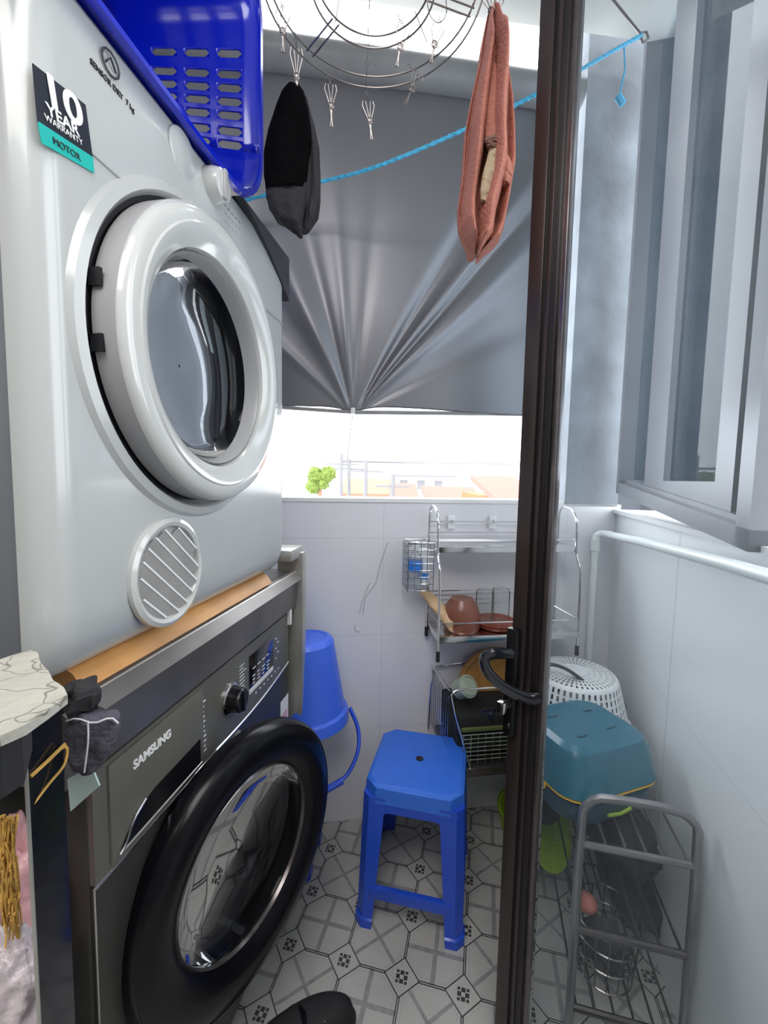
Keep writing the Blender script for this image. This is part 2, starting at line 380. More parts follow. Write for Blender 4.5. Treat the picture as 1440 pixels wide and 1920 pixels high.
# left wall behind the machines and the kitchen
b = MB().box((-1.25, .25, 0), (-1.13, 1.35, 2.45)); struct('wall_left', b, 'kitchen_wall', 'grey wall behind the stacked machines')
b = MB().prism([(-1.6, -2.2, 2.42), (1.3, -2.2, 2.42), W(1.35, .115, 2.42), W(-1.35, .016, 2.42)], (0, 0, .12))
struct('ceiling', b, 'ceiling', 'white ceiling', smooth=False)
b = MB().box((-1.7, -2.3, 0), (1.4, -2.2, 2.45)); struct('wall_rear', b, 'kitchen_wall', 'grey kitchen wall behind the viewer')
b = MB().prism([(-1.7, -2.2, 0), (-1.6, -2.2, 0), (-1.25, .27, 0), (-1.35, .27, 0)], (0, 0, 2.45)); struct('wall_kitchen_left', b, 'kitchen_wall', 'grey kitchen side wall')
b = MB().box((.9, -2.2, 0), (1.0, -.25, 2.45)); struct('wall_kitchen_right', b, 'kitchen_wall', 'grey kitchen side wall')
# added body around the fill light, out of view
t = thing('ceiling_lamp', 'large flat square white kitchen ceiling panel lamp', 'lamp', (-.30, -.50, 2.42))
MB().box((-.62, -.62, -.045), (.62, .62, 0), .01).build('lamp_housing', 'white', t)

# roller tube and blind
a0, a1 = W(-.62, .05, 2.262), W(.70, .05, 2.285)
t = thing('roller_blind', 'grey roller blind gathered to a point by a tie at its lower edge', 'blind', W(0, .05, 1.33))
def rel(p, t=t): return Vector(p)-t.location
MB().tube([rel(a0), rel(a1)], .044, 28).build('roller_tube', 'grey_pipe', t, label='grey roller tube of the blind')
PS, PZ = .036, 1.335
def blind(u, v):
    s = -.62+u*1.24; z0 = 1.342+.004*math.sin(s*9)
    z = z0+(2.27-z0)*v
    dx, dz = s-PS, max(z-PZ, 0)
    rr = math.hypot(dx, dz); th = math.atan2(dx, dz+.012)
    fall = math.exp(-rr/.6)
    near = min(1, rr/.05)
    f = 0
    for c, wd, am in ((-.46, .10, 1.1), (-.27, .06, -.5), (-.86, .07, .45), (-.10, .04, .25), (.10, .05, -.2), (.54, .055, -1.1), (.64, .032, .9), (.705, .022, -.55), (.80, .07, 1.2), (1.05, .08, -.4)):
        f += am*math.exp(-((th-c)/wd)**2)
    d = .012+.030*f*fall*near*(1-math.exp(-rr/.22))+.010*math.sin(s*7+1)*v*(1-v)
    d += .012*noise.noise(Vector((s*2.2, z*1.8, 0)))
    pull = math.exp(-(rr/.10)**2)
    d -= .012*(1-math.exp(-rr/.2))*0
    zz = z-(.012*math.exp(-(dx/.05)**2)*(1-v)) - .0*pull
    return rel(W(s, .03+d, zz))
o = MB().grid(blind, 260, 170).build('blind_cloth', 'blind', t, ang=180); solid(o, .0012)
b = MB()
b.tube([rel(W(-.62, .04, 1.345)), rel(W(-.3, .04, 1.337)), rel(W(.03, .04, 1.328))], .006, 8)
b.tube([rel(W(.04, .04, 1.328)), rel(W(.3, .04, 1.336)), rel(W(.62, .04, 1.345))], .007, 8)
b.build('bottom_bar', 'grey_pipe', t)
b = MB(); b.box(rel(W(.029, .05, 1.322)), rel(W(.029, .05, 1.322))+Vector((.012, .008, .018)), .002)
b.tube([rel(W(.036, .04, 1.33)), rel(W(.032, .04, 1.28)), rel(W(.022, .03, 1.20)), rel(W(.026, .02, 1.13)), rel(W(.03, 0.01, 1.075))], .0016, 6)
b.build('tie', 'white', t, label='thin white tie pulling the blind down')

# ------------------------------------------------------------------ washing machine
t = thing('washing_machine', 'dark grey front loading washing machine with a big black porthole door standing ajar', 'washing machine', Mn*-.408+Mu*.425, -MA)
wbody = MB().box((-.54, -.013, .015), (-.004, .6, .79), .008).build('body', 'washer_dark', t)
# front fascia: lower panel and control panel split by a curved crease
def cz(y):                       # crease height
    if y < .26: return .643
    k = min(1, (y-.26)/.34); return .643-.006*math.sin(k*PI)+.016*k*k
def panel(y0, y1, f0, f1, x0, x1, n=40):
    rings = []
    for i in range(n+1):
        y = y0+(y1-y0)*i/n
        rings.append([(x0, y, f0(y)), (x1, y, f0(y)), (x1, y, f1(y)), (x0, y, f1(y))])
    return MB().loft(rings)
panel(-.010, .596, lambda y: cz(y)+.002, lambda y: .788, -.02, .002).build('control_panel', 'washer', t)
wfront = panel(-.010, .596, lambda y: .04, lambda y: cz(y)-.002, -.02, 0).build('front_panel', 'washer_dark', t)
MB().tube([(.002, -.010+.606*i/40, cz(-.010+.606*i/40)) for i in range(41)], .0022, 6).build('trim_line', 'chrome', t, label='thin bright line across the front')
MB().tube([(.001, -.011, .04), (.001, -.011, .643)], .0012, 6).build('edge_line', 'steel', t)
d = MB().box((0, .012, .652), (.006, .212, .783), .003).build('detergent_drawer', 'washer', t)
b = MB(); b.prism([(.0062, .022, .658), (.0062, .200, .658), (.0062, .200, .700), (.0062, .09, .697), (.0062, .05, .688)], (.0006, 0, 0)); b.build('handle_recess', 'black', d, label='dark finger recess of the drawer')
MB().tube([(.008, .022, .658), (.008, .032, .663), (.008, .045, .684), (.008, .07, .696)], .0018, 6, smooth=1).build('recess_rim', 'chrome', d)
MB().tube([(.007, .022, .6575), (.007, .203, .6575)], .0014, 6).build('recess_edge', 'steel', d)
RX = Matrix(((0, 0, 1), (1, 0, 0), (0, 1, 0))).to_4x4()     # text x->local Y, y->Z, normal->X
def face(x, y, z, ex=0): return Matrix.Translation((x, y, z)) @ RX
text('brand_lettering', 'SAMSUNG', .0165, face(.0068, .05, .751), 'letter', d, bold=.0006, sx=1.0)
k = MB(); kx = Matrix.Translation((.002, .305, .713)) @ Matrix.Rotation(R(90), 4, 'Y')
k.lathe([(.028, 0), (.028, .004), (.0235, .006), (.0225, .024), (.020, .027)], 40, kx)
kn = k.build('dial', 'black', t, label='black programme dial'); 
MB().lathe([(.0295, 0), (.0295, .003), (.0265, .005)], 40, kx).build('dial_ring', 'chrome', kn)
MB().box((.027, .3015, .693), (.033, .3085, .733), .002).build('grip', 'black_gloss', kn)
dp = MB().box((.001, .382, .693), (.0035, .50, .764), .001).build('display', 'black_gloss', t, label='black display panel')
MB().box((.001, .382, .681), (.0036, .50, .6915), .001).build('start_strip', 'letter', dp)
b = MB()
for i in range(4):
    for j in range(5):
        if random.random() < .85: b.box((.0034, .395+i*.023, .698+j*.008), (.0039, .395+i*.023+random.uniform(.008, .016), .7005+j*.008))
b.build('display_icons', 'letter', dp, smooth=False)
def marks(boxes):
    b = MB()
    for lo, hi in boxes: b.box(lo, hi)
    return b.build('printed_marks', 'letter', t, smooth=False)
marks([((.002, .208, .665+j*.0088), (.0024, .208+random.uniform(.008, .017), .6675+j*.0088)) for j in range(12)])
marks([((.002, .342, .700+j*.0072), (.0024, .345+random.uniform(.01, .025), .7018+j*.0072)) for j in range(9)])
marks([((.002, .41+.02*j, .668+.001*(j % 2)), (.0024, .416+.02*j, .672+.001*(j % 2))) for j in range(7)])
marks([((.002, .515+.012*(j % 2), .70+.012*j), (.0024, .523+.012*(j % 2), .703+.012*j)) for j in range(5)])
MB().box((.001, .548, .495), (.002, .597, .575)).build('energy_sticker', 'white', t, label='white paper sticker at the far edge')
MB().box((.0018, .555, .515), (.0024, .59, .54)).build('sticker_print', 'label_pink', t)
MB().tube([(.003, .268, .616), (.003, .30, .624), (.003, .335, .632)], .005, 6, flat=.4).build('badge', 'steel', t, label='small silver badge near the door')
for z in (.30,):
    dm = Matrix.Translation((.0, .285, .405)) @ Matrix.Rotation(R(90), 4, 'Y')
    MB().lathe([(.222, .0), (.222, .012), (.205, .02), (.178, .006), (.165, -.03), (.16, -.12), (.02, -.13)], 72, dm).build('door_gasket', 'black', t)
gm = Matrix.Translation((0, .285, .405)) @ Matrix.Rotation(R(90), 4, 'Y')
for o_ in (wbody, wfront): cut(o_, MB().lathe([(.158, -.14), (.158, .05)], 64, gm))
# the door, hinged at its near side and standing ajar
DA = R(18)
dr = MB(); dl = Matrix.Translation((.085, .238, .462)) @ Matrix.Rotation(-DA, 4, 'Z') @ Matrix.Rotation(R(90), 4, 'Y')
dr.lathe([(.198, -.05), (.216, -.045), (.227, -.02), (.226, -.006), (.215, .004), (.192, .008), (.165, .002), (.150, -.012), (.148, -.05)], 96, dl, caps=False, closed=True)
door = dr.build('door', 'ring_black', t, label='black round door standing ajar')
MB().lathe([(.2275, -.030), (.2285, -.018), (.2265, -.006), (.2205, .001), (.2185, -.004), (.224, -.014), (.2255, -.026)], 96, dl, closed=True).build('door_edge', 'ring_black', door, label='shiny bevelled edge of the door')
MB().lathe([(.150, -.014), (.147, -.022), (.135, -.028), (.11, -.034), (.06, -.040), (.002, -.042)], 72, dl, caps=False).build('door_glass', 'washer_glass', door)
bw = MB().lathe([(.149, -.016), (.142, -.06), (.125, -.105), (.09, -.135), (.04, -.147), (.002, -.148)], 72, dl, caps=False); bw.build('glass_bowl', 'washer_glass', door)
MB().lathe([(.153, -.012), (.149, -.008), (.147, -.014), (.150, -.018)], 72, dl, closed=True).build('glass_rim', 'steel_dark', door)

# steel frame over the washer and the board between the machines
t = thing('steel_stand', 'polished steel stand bridging over the washing machine', 'stand', Mn*-.408+Mu*.35, -MA)
MB().prism([(-.55, .02, .80), (.012, .02, .80), (.018, .02, .865), (.03, .02, .873), (.012, .02, .889), (-.55, .02, .889)], (0, .70, 0)).build('top_rail', 'rail_steel', t)
MB().prism([(-.0, .02, .868), (.019, .02, .866), (.030, .02, .873), (.010, .02, .8905), (0, .02, .8905)], (0, .695, 0)).build('rail_lip', 'steel', t, label='pale rounded lip of the rail')
MB().box((-.04, .700, .02), (.030, .728, .94), .004).build('post', 'steel', t, label='square steel post at the far end')
MB().box((-.04, .640, .925), (.022, .728, .955), .008).build('post_bracket', 'steel', t)
MB().box((-.55, .700, .02), (-.51, .728, .92), .004).build('post', 'steel', t)
MB().box((.002, .66, .76), (.012, .672, .80), .002).build('clip', 'white', t)
b = MB().prism([(-.50, .05, .893), (-.012, .05, .893), (-.004, .05, .897), (-.018, .05, .915), (-.03, .05, .921), (-.50, .05, .921)], (0, .50, 0))
o = b.build('wooden_board', 'wood_orange'); o.location = Mn*-.392+Mu*.35; o.rotation_euler = (0, 0, -MA); tag(o, 'varnished orange wooden board wedged between the steel stand and the dryer', 'board')

# ------------------------------------------------------------------ tumble dryer
DZ = .944
t = thing('tumble_dryer', 'white front loading tumble dryer with round door stacked above the washing machine', 'dryer', Mn*-.382+Mu*.352, -MA)
def dprof(x0, x1, y0, y1, r, n=8):
    P = [(x0, y0)]
    for k in range(n+1):
        a = R(-90+90*k/n); P.append((x1-r+r*math.cos(a), y0+r+r*math.sin(a)))
    for k in range(n+1):
        a = R(90*k/n); P.append((x1-r+r*math.cos(a), y1-r+r*math.sin(a)))
    P.append((x0, y1)); return P
b = MB()
fr = dprof(-.036, 0, 0, .60, .035)
def rg(z, dx=0): return [(min(x, 0)+(-dx if x > -.030 else 0), y+(dx if y < .3 else -dx)*0, z) for x, y in fr]
b.loft([rg(DZ-.020, .026), rg(DZ-.008, .012), rg(DZ+.02, .002), rg(DZ+.05, 0), rg(DZ+.612, 0), rg(DZ+.66, .005), rg(DZ+.672, .012)])
body = b.build('front_panel', 'dryer_white', t, ang=50)
cab = MB().box((-.56, .002, DZ-.014), (-.0365, .598, DZ+.668), .006).build('cabinet', 'dryer_side', t, label='grey steel side of the cabinet')
b = MB().prism([(.004, .385, 1.620), (.004, .604, 1.620), (.004, .604, 1.528), (.004, .56, 1.553), (.004, .50, 1.583), (.004, .44, 1.605)], (-.10, 0, 0)); b.build('panel_end', 'black_gloss', t, label='dark end cap of the control panel')
# recess and door. centre (y, z) local
cy, czz = .256, 1.300
dm = Matrix.Translation((0, cy, czz)) @ Matrix.Rotation(R(90), 4, 'Y')
MB().lathe([(.228, -.002), (.222, .006), (.212, .009), (.206, .002), (.205, -.004)], 96, dm, caps=False).build('door_surround', 'dryer_white', t)
MB().lathe([(.2065, .001), (.2065, .0025), (.150, .0025)], 96, dm, caps=False).build('door_gap', 'black', t)
dd = MB().lathe([(.196, .004), (.2, .008), (.2, .034), (.196, .040), (.190, .043), (.180, .044), (.178, .044)], 96, dm, caps=False).build('door', ['door_white'], t, label='white round door ring')
MB().lathe([(.2005, .005), (.2008, .033), (.1995, .034), (.1995, .005)], 96, dm, caps=False, closed=True).build('door_rim', 'door_grey', dd, label='grey side of the door ring')
MB().lathe([(.180, .0435), (.177, .046), (.171, .045), (.158, .037), (.150, .031), (.147, .020), (.146, .0)], 96, dm, caps=False).build('door_cone', 'door_white', dd, label='glossy white dished ring')
MB().lathe([(.1475, .020), (.145, .026), (.143, .022), (.142, .0), (.146, -.002)], 96, dm, caps=False, closed=True).build('glass_seal', 'door_grey', dd)
MB().lathe([(.1445, .006), (.138, -.010), (.12, -.022), (.08, -.030), (.04, -.032), (.002, -.033)], 64, dm, caps=False).build('door_glass', 'dark_glass', dd)
MB().lathe([(.147, .002), (.152, -.03), (.156, -.05), (.156, -.22), (.15, -.25), (.002, -.255)], 64, dm, caps=False).build('drum', 'drum', t)
for z in (-.036, .03): MB().box((.004, cy-.2025, czz+z), (.018, cy-.1985, czz+z+.018)).build('hinge_slot', 'black', dd)
for o_ in (body, cab): cut(o_, MB().lathe([(.158, -.3), (.158, .05)], 64, dm))
# vent grille
vm = Matrix.Translation((0, .172, 1.005)) @ Matrix.Rotation(R(90), 4, 'Y')
v = MB().lathe([(.074, 0), (.0735, .006), (.068, .009), (.063, .007), (.061, .001)], 64, vm, caps=False).build('vent', 'door_white', t, label='round white vent grille')
MB().lathe([(.0615, .0008), (.03, .0009), (.001, .001)], 48, vm, caps=False).build('vent_back', 'vent_grey', v)
def vent_slats(edge):
    b = MB(); ca, sa = math.cos(R(-41)), math.sin(R(-41))
    for i in range(7):
        q = -.054+i*.018
        if abs(q) > .056: continue
        hw = math.sqrt(max(.0001, .0610**2-q*q))-.0015
        def P(x, a, n): return (x, .172+a*ca-n*sa, 1.005+a*sa+n*ca)
        if edge: sec = [(.0075, q-.0012), (.0088, q-.0012), (.0088, q+.0012), (.0075, q+.0012)]
        else: sec = [(.0005, q-.0150), (.0012, q-.0150), (.0080, q-.0008), (.0073, q-.0008)]
        b.loft([[P(x, -hw, n) for x, n in sec], [P(x, hw, n) for x, n in sec]])
    return b
vent_slats(False).build('louvre', 'vent_grey', v, smooth=False, label='grey sloping faces of the slats')
vent_slats(True).build('slat_edge', 'white_plastic', v)
# control panel
b = MB().prism([(.001, .03, DZ+.525), (.001, .57, DZ+.525), (.001, .575, DZ+.523), (.001, .025, DZ+.523)], (.0006, 0, 0)); b.build('panel_crease', 'door_grey', t)
for y, z in ((.30, 1.582), (.225, 1.578)):
    km = Matrix.Translation((-.006, y, z)) @ Matrix.Rotation(R(90), 4, 'Y')
    if y > .26:
        kk = MB().lathe([(.026, 0), (.025, .014), (.022, .024), (.018, .026)], 40, km).build('timer_dial', 'door_white', t)
        MB().box((.018, y-.005, z-.022), (.024, y+.005, z+.022), .003).build('dial_grip', 'door_grey', kk)
    else:
        MB().lathe([(.030, 0), (.029, .006), (.026, .008)], 40, km).build('push_button', 'dryer_white', t)
b = MB()
for j in range(3):
    for i in range(5): b.box((-.008, .335+i*.012, 1.55+j*.013), (-.0005+.001, .341+i*.012, 1.5515+j*.013))
b.build('dial_markings', 'door_grey', t, smooth=False)
text('panel_lettering', 'SENSOR DRY  7 kg', .0085, face(-.0125 + .013, .070, 1.556), 'ink', t, sx=.9)
b = MB().tube([(.0006, .098+.012*math.cos(a*PI/6), 1.580+.012*math.sin(a*PI/6)) for a in range(12)], .0012, 6, closed=True)
b.tube([(.0006, .091, 1.576), (.0006, .098, 1.586), (.0006, .105, 1.576)], .001, 6); b.build('panel_symbol', 'ink', t)
# warranty sticker (near edge of the front)
st = MB().box((-.0005, .006, 1.452), (.0012, .068, 1.508)); st = MB().prism([(.0004, .008, 1.452), (.0012, .068, 1.462), (.0012, .061, 1.509), (-.0002, .006, 1.500)], (.0008, 0, 0)).build('warranty_sticker', 'sticker_black', t, smooth=False, label='dark sticker reading 10 year warranty')
MB().prism([(.0004, .011, 1.437), (.0012, .069, 1.449), (.0012, .068, 1.464), (.0004, .008, 1.4535)], (.0009, 0, 0)).build('sticker_band', 'sticker_teal', st, smooth=False)
sh = Matrix.Rotation(R(9), 4, 'X')
def stx(b_, s_, y, z, m='letter', sx=1, bold=0): return text('sticker_lettering', b_, s_, Matrix.Translation((.0022, y, z)) @ sh @ RX, m, st, sx=sx, bold=bold, extrude=.0003)
stx('10', .036, .014, 1.4765, sx=1.25, bold=.0009)
stx('YEAR', .0135, .017, 1.4665, sx=1.1, bold=.0003)
stx('WARRANTY', .0075, .0145, 1.4595, sx=1.0)
stx('MOTOR', .0085, .022, 1.4445, 'ink', sx=1.0)

# ------------------------------------------------------------------ laundry basket on its side
t = thing('laundry_basket', 'blue slotted plastic laundry basket lying on its side on top of the dryer', 'basket', (0, 0, 0), -MA)
YC, ZC, BW, BH, BR_ = .50, 1.835, .59, .437, .11
XO, XD = -.373, -.62
def bpath(s):                     # s in metres along a rounded rectangle, returns unit-frame (y, z)
    w_, h_, r_ = BW, BH, BR_
    L1, L2, A = h_-2*r_, w_-2*r_, PI*r_/2
    T = 2*(L1+L2)+4*A; s = s % T
    # start: far side (y = +), bottom of straight, going up
    if s < L1: return (w_/2, -L1/2+s)
    s -= L1
    if s < A: a = s/r_; return (w_/2-r_+r_*math.cos(a), L1/2+r_*math.sin(a))
    s -= A
    if s < L2: return (L2/2-s, h_/2)
    s -= L2
    if s < A: a = PI/2+s/r_; return (-w_/2+r_+r_*math.cos(a), L1/2+r_*math.sin(a))
    s -= A
    if s < L1: return (-w_/2, L1/2-s)
    s -= L1
    if s < A: a = PI+s/r_; return (-w_/2+r_+r_*math.cos(a), -L1/2+r_*math.sin(a))
    s -= A
    if s < L2: return (-L2/2+s, -h_/2)
    s -= L2
    a = -PI/2+s/r_; return (w_/2-r_+r_*math.cos(a), -L1/2+r_*math.sin(a))
def bpos(s, d):
    y, z = bpath(s); k = 1-.20*d/.27
    return Vector((XO-d, YC+y*k, ZC+z*k))
def holey(sb, db, ish, pos, b=None):
    """wall of cells; flagged cells get an eight-sided hole"""
    b = b or MB(); bm = b.bm; cache = {}
    def V_(s, d):
        k = (round(s, 6), round(d, 6))
        if k not in cache: cache[k] = bm.verts.new(pos(s, d))
        return cache[k]
    for i in range(len(sb)-1):
        for j in range(len(db)-1):
            s0, s1, d0, d1 = sb[i], sb[i+1], db[j], db[j+1]
            c = [V_(s0, d0), V_(s1, d0), V_(s1, d1), V_(s0, d1)]
            if not ish(i, j): bm.faces.new(c); continue
            m = min(abs(s1-s0), abs(d1-d0)); ms, md = (s1-s0)*.06, (d1-d0)*.04; q = .36*min(abs(s1-s0), abs(d1-d0))
            o8 = [(s0+ms+q, d0+md), (s1-ms-q, d0+md), (s1-ms, d0+md+q), (s1-ms, d1-md-q), (s1-ms-q, d1-md), (s0+ms+q, d1-md), (s0+ms, d1-md-q), (s0+ms, d0+md+q)]
            ov = [bm.verts.new(pos(*p)) for p in o8]
            bm.faces.new((c[0], c[1], ov[1], ov[0])); bm.faces.new((c[1], ov[2], ov[1])); bm.faces.new((c[1], c[2], ov[3], ov[2])); bm.faces.new((c[2], ov[4], ov[3]))
            bm.faces.new((c[2], c[3], ov[5], ov[4])); bm.faces.new((c[3], ov[6], ov[5])); bm.faces.new((c[3], c[0], ov[7], ov[6])); bm.faces.new((c[0], ov[0], ov[7]))
    return b
L1, L2, AR = BH-2*BR_, BW-2*BR_, PI*BR_/2
sb, sl_ = [0.0], []
def run(length, groups):
    """append breaks on a straight run; groups = list of (start, rows)"""
    s0 = sb[-1]; pos_ = s0
    for st_, rows in groups:
        if s0+st_ > pos_+1e-6: sb.append(s0+st_); sl_.append(False)
        for r_ in range(rows):
            sb.append(sb[-1]+.0175); sl_.append(True)
            sb.append(sb[-1]+.0065); sl_.append(False)
        pos_ = sb[-1]
    sb.append(s0+length); sl_.append(False)
def arc_():
    s0 = sb[-1]
    for k in range(1, 9): sb.append(s0+AR*k/8); sl_.append(False)
run(L1, [(.0, 2), (.052, 4), (.160, 1)]); arc_(); run(L2, [(.02, 4), (.15, 4), (.28, 4)]); arc_(); run(L1, [(.0, 2), (.062, 4)]); arc_(); run(L2, [(.02, 4), (.15, 4), (.28, 4)]); arc_()
db = [0, .028, .074, .084, .130, .140, .186, .235, .262]
o = holey(sb, db, lambda i, j: sl_[i] and j in (1, 3, 5), bpos).build('basket_wall', 'blue_basket', t, ang=40); solid(o, .003)
T_ = sb[-1]
b = MB(); b.loft([[bpos(T_*k/72, d)+Vector((x, 0, 0)) for k in range(72)] for d, x in ((.262, 0), (.268, -.002))]); o = b.build('basket_bottom', 'blue_basket', t)
b = MB()
rings = []
for dx, g in ((.0, 0), (.004, .0), (.004, .009), (-.004, .012), (-.004, .008), (0, .006)):
    ring = []
    for k in range(96):
        y, z = bpath(T_*k/96); l = math.hypot(y/BW, z/BH)
        ring.append((XO+dx, YC+y*(1+g/(BW/2)), ZC+z*(1+g/(BH/2)*.75)))
    rings.append(ring)
b.loft(rings+[rings[0]], cap=False); b.build('basket_rim', 'blue_basket', t, label='thick rolled rim')

# ------------------------------------------------------------------ tall blue stool(s)
def stool(loc, rz, label, w=.25, dpt=.262, h=.362, fw_=.27, fd=.315):
    t = thing('plastic_stool', label, 'stool', loc, rz)
    def octo(w, d, c): return [(w/2-c, d/2), (-w/2+c, d/2), (-w/2, d/2-c), (-w/2, -d/2+c), (-w/2+c, -d/2), (w/2-c, -d/2), (w/2, -d/2+c), (w/2, d/2-c)]
    b = MB(); prof = [(.93, 0), (1, -.006), (1.03, -.045), (1.01, -.045), (.95, -.012)]
    b.loft([[(x*k, y*k, h+dz) for x, y in octo(w, dpt, .032)] for k, dz in prof[:3]]+[[(x*k, y*k, h+dz) for x, y in octo(w, dpt, .032)] for k, dz in prof[3:]])
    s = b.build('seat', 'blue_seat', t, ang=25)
    md = s.modifiers.new('b', 'BEVEL'); md.width = .003; md.segments = 2
    MB().lathe([(.0105, .0002), (.0100, .0010), (.001, .0010)], 24, Matrix.Translation((0, 0, h+.0008)), caps=False).build('seat_hole', 'black', s, label='small dark hole in the middle')  # black disc on the seat paints the shade inside a hole
    for sx in (-1, 1):
        for sy in (-1, 1):
            tx, ty, fx, fy = sx*w/2*1.02, sy*dpt/2*1.02, sx*fw_/2, sy*fd/2
            def sec(x, y, z, l, c, th=.008):     # L-shaped chamfered section pointing inwards
                return [(x-sx*c, y, z), (x-sx*l, y, z), (x-sx*l, y-sy*th, z), (x-sx*(c+.006), y-sy*th, z), (x-sx*th, y-sy*(c+.006), z), (x-sx*th, y-sy*l, z), (x, y-sy*l, z), (x, y-sy*c, z)]
            b = MB(); rr = []
            for f in (0, .25, .5, .75, .93, .94, 1):
                z = (h-.03)*(1-f); l = .060*(1-f)+.042*f; g = .004 if f > .935 else 0
                rr.append(sec(tx+(fx-tx)*f+sx*g, ty+(fy-ty)*f+sy*g, z, l+g, .018))
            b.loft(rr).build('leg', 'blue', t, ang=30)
    for sy in (-1, 1):
        y = sy*(dpt/2+(fd/2-dpt/2)*.0)*1.02
        b = MB().prism([(-w/2+.01, y, h-.04), (w/2-.01, y, h-.04), (w/2-.045, y, h-.075), (w/2-.065, y, h-.066), (-w/2+.065, y, h-.066), (-w/2+.045, y, h-.075)], (0, -sy*.006, 0)); b.build('apron', 'blue', t)
        yy = sy*(dpt/2+(fd-dpt)/2*.74)
        MB().box((-fw_/2+.03, yy-.012 if sy > 0 else yy-.002, .075), (fw_/2-.03, yy+.002 if sy > 0 else yy+.012, .105), .002).build('stretcher', 'blue', t)
    for sx in (-1, 1):
        x = sx*w/2*1.02
        b = MB().prism([(x, -dpt/2+.01, h-.04), (x, dpt/2-.01, h-.04), (x, dpt/2-.045, h-.075), (x, dpt/2-.065, h-.066), (x, -dpt/2+.065, h-.066), (x, -dpt/2+.045, h-.075)], (-sx*.006, 0, 0)); b.build('apron', 'blue', t)
        xx = sx*(w/2+(fw_-w)/2*.74)
        MB().box((xx-.012 if sx > 0 else xx-.002, -fd/2+.04, .075), (xx+.002 if sx > 0 else xx+.012, fd/2-.04, .105), .002).build('stretcher', 'blue', t)
    return t
stool((.112, 1.132, 0), R(-12.5), 'blue plastic stool with four legs standing in the middle of the floor')
stool((-.285, 1.205, 0), R(-5), 'blue plastic stool mostly hidden behind the washing machine, under the bucket', w=.16, dpt=.15, h=.43, fw_=.20, fd=.17)

# bucket upside down on it
t = thing('bucket', 'blue plastic bucket turned upside down beside the washing machine', 'bucket', (-.203, 1.195, .433))
tm = Matrix.Rotation(R(-3), 4, 'Y')
MB().lathe([(.104, 0), (.112, .0), (.112, .008), (.110, .030), (.106, .034), (.102, .036), (.078, .232), (.070, .242), (.060, .244), (.056, .240), (.002, .238)], 56, tm, caps=False).build('bucket_body', 'blue_bucket', t, ang=25)
pv = Vector((-.203, 1.195, .433))
pts = [at(656, 1328, 1.19)-pv, at(672, 1362, 1.15)-pv, at(674, 1405, 1.11)-pv, at(655, 1450, 1.08)-pv, at(630, 1472, 1.06)-pv, at(610, 1482, 1.05)-pv, at(570, 1480, 1.04)-pv]
h_ = MB().tube(pts, .005, 8, flat=1.6, smooth=2).build('bucket_handle', 'blue', t)
MB().tube([at(642, 1464, 1.07)-pv, at(612, 1481, 1.05)-pv], .009, 10).build('grip', 'blue', h_)

# ------------------------------------------------------------------ wall rack with two shelves
RS0, RS1, RD = .285, .735, .16
t = wframe('wall_rack', 'chrome wire rack with two shelves hung on the low wall', 'rack', .285, .0, 0)
def side(x):
    b = MB()
    b.tube([(x, -.02, .652), (x, -.02, .99), (x, -.022, 1.04), (x, -.05, 1.055), (x+.0, -.10, 1.045), (x, -.125, 1.01), (x, -.125, .93), (x, -.135, .90), (x, -.16, .865), (x, -.16, .63)], .0038, 8, smooth=2)
    return b
for x in (0, .44): side(x).build('side_frame', 'chrome', t)
b = MB()
for z, d1 in ((1.0, .02), (.965, .02)): b.tube([(0, -d1, z), (.44, -d1, z)], .0022, 6)
b.tube([(0, -.125, .955), (.44, -.125, .955)], .0022, 6); b.tube([(0, -.02, .775), (.44, -.02, .775)], .0022, 6)
b.tube([(0, -.16, .715), (.44, -.16, .715)], .0022, 6); b.tube([(0, -.02, .715), (0, -.16, .715)], .0022, 6); b.tube([(.44, -.02, .715), (.44, -.16, .715)], .0022, 6)
for z in (.745, .73, .76): b.tube([(0, -.02, z), (.44, -.02, z)], .0014, 6)
b.build('rail', 'chrome', t)
MB().box((0, -.128, .918), (.44, -.018, .936), .002).build('shelf', 'chrome', t)
MB().box((0, -.165, .658), (.44, -.018, .678), .002).build('shelf', 'chrome', t)
for y, z in ((-.02, .64), (-.16, .615)):
    for x in (0, .44): MB().tube([(x, y, z-.012), (x, y, z+.018)], .006, 10).build('rubber_foot', 'rubber', t)
for x in (.075, .215):
    hk = MB().box((x-.012, -.012, .975), (x+.012, -.002, 1.018), .003).build('wall_hook', 'white_plastic', t); MB().lathe([(.004, 0), (.004, .003)], 12, Matrix.Translation((x, -.012, 1.0)) @ Matrix.Rotation(R(90), 4, 'X')).build('screw', 'screw', hk)
cb = MB()
for i in range(5): cb.tube([(-.085, -.03-.02*i, .80), (-.085, -.03-.02*i, .95)], .0014, 6)
for i in range(5): cb.tube([(-.085+.0195*i, -.11, .80), (-.085+.0195*i, -.11, .95)], .0014, 6)
for i in range(8):
    z = .80+.0205*i; cb.tube([(-.005, -.11, z), (-.085, -.11, z), (-.085, -.03, z), (-.005, -.03, z)], .0013 if i not in (7,) else .0028, 6)
for i in range(5): cb.tube([(-.085+.0195*i, -.11, .80), (-.085+.0195*i, -.03, .80)], .0013, 6)
cb.build('side_caddy', 'chrome', t, label='small wire caddy on the left side of the rack')
def wbottle(x, y, z, label):
    p = W(x, y, z); t = thing('plastic_bottle', label, 'bottle', p)
    MB().lathe([(.018, 0), (.021, .004), (.021, .085), (.017, .10), (.009, .112), (.009, .125)], 28).build('bottle_body', 'bottle_clear', t)
    MB().lathe([(.0212, .052), (.0214, .053), (.0214, .083), (.0212, .084)], 28, caps=False).build('bottle_label', 'label_blue', t)
    MB().lathe([(.0105, .120), (.0105, .140), (.009, .142)], 20).build('cap', 'white_plastic', t)
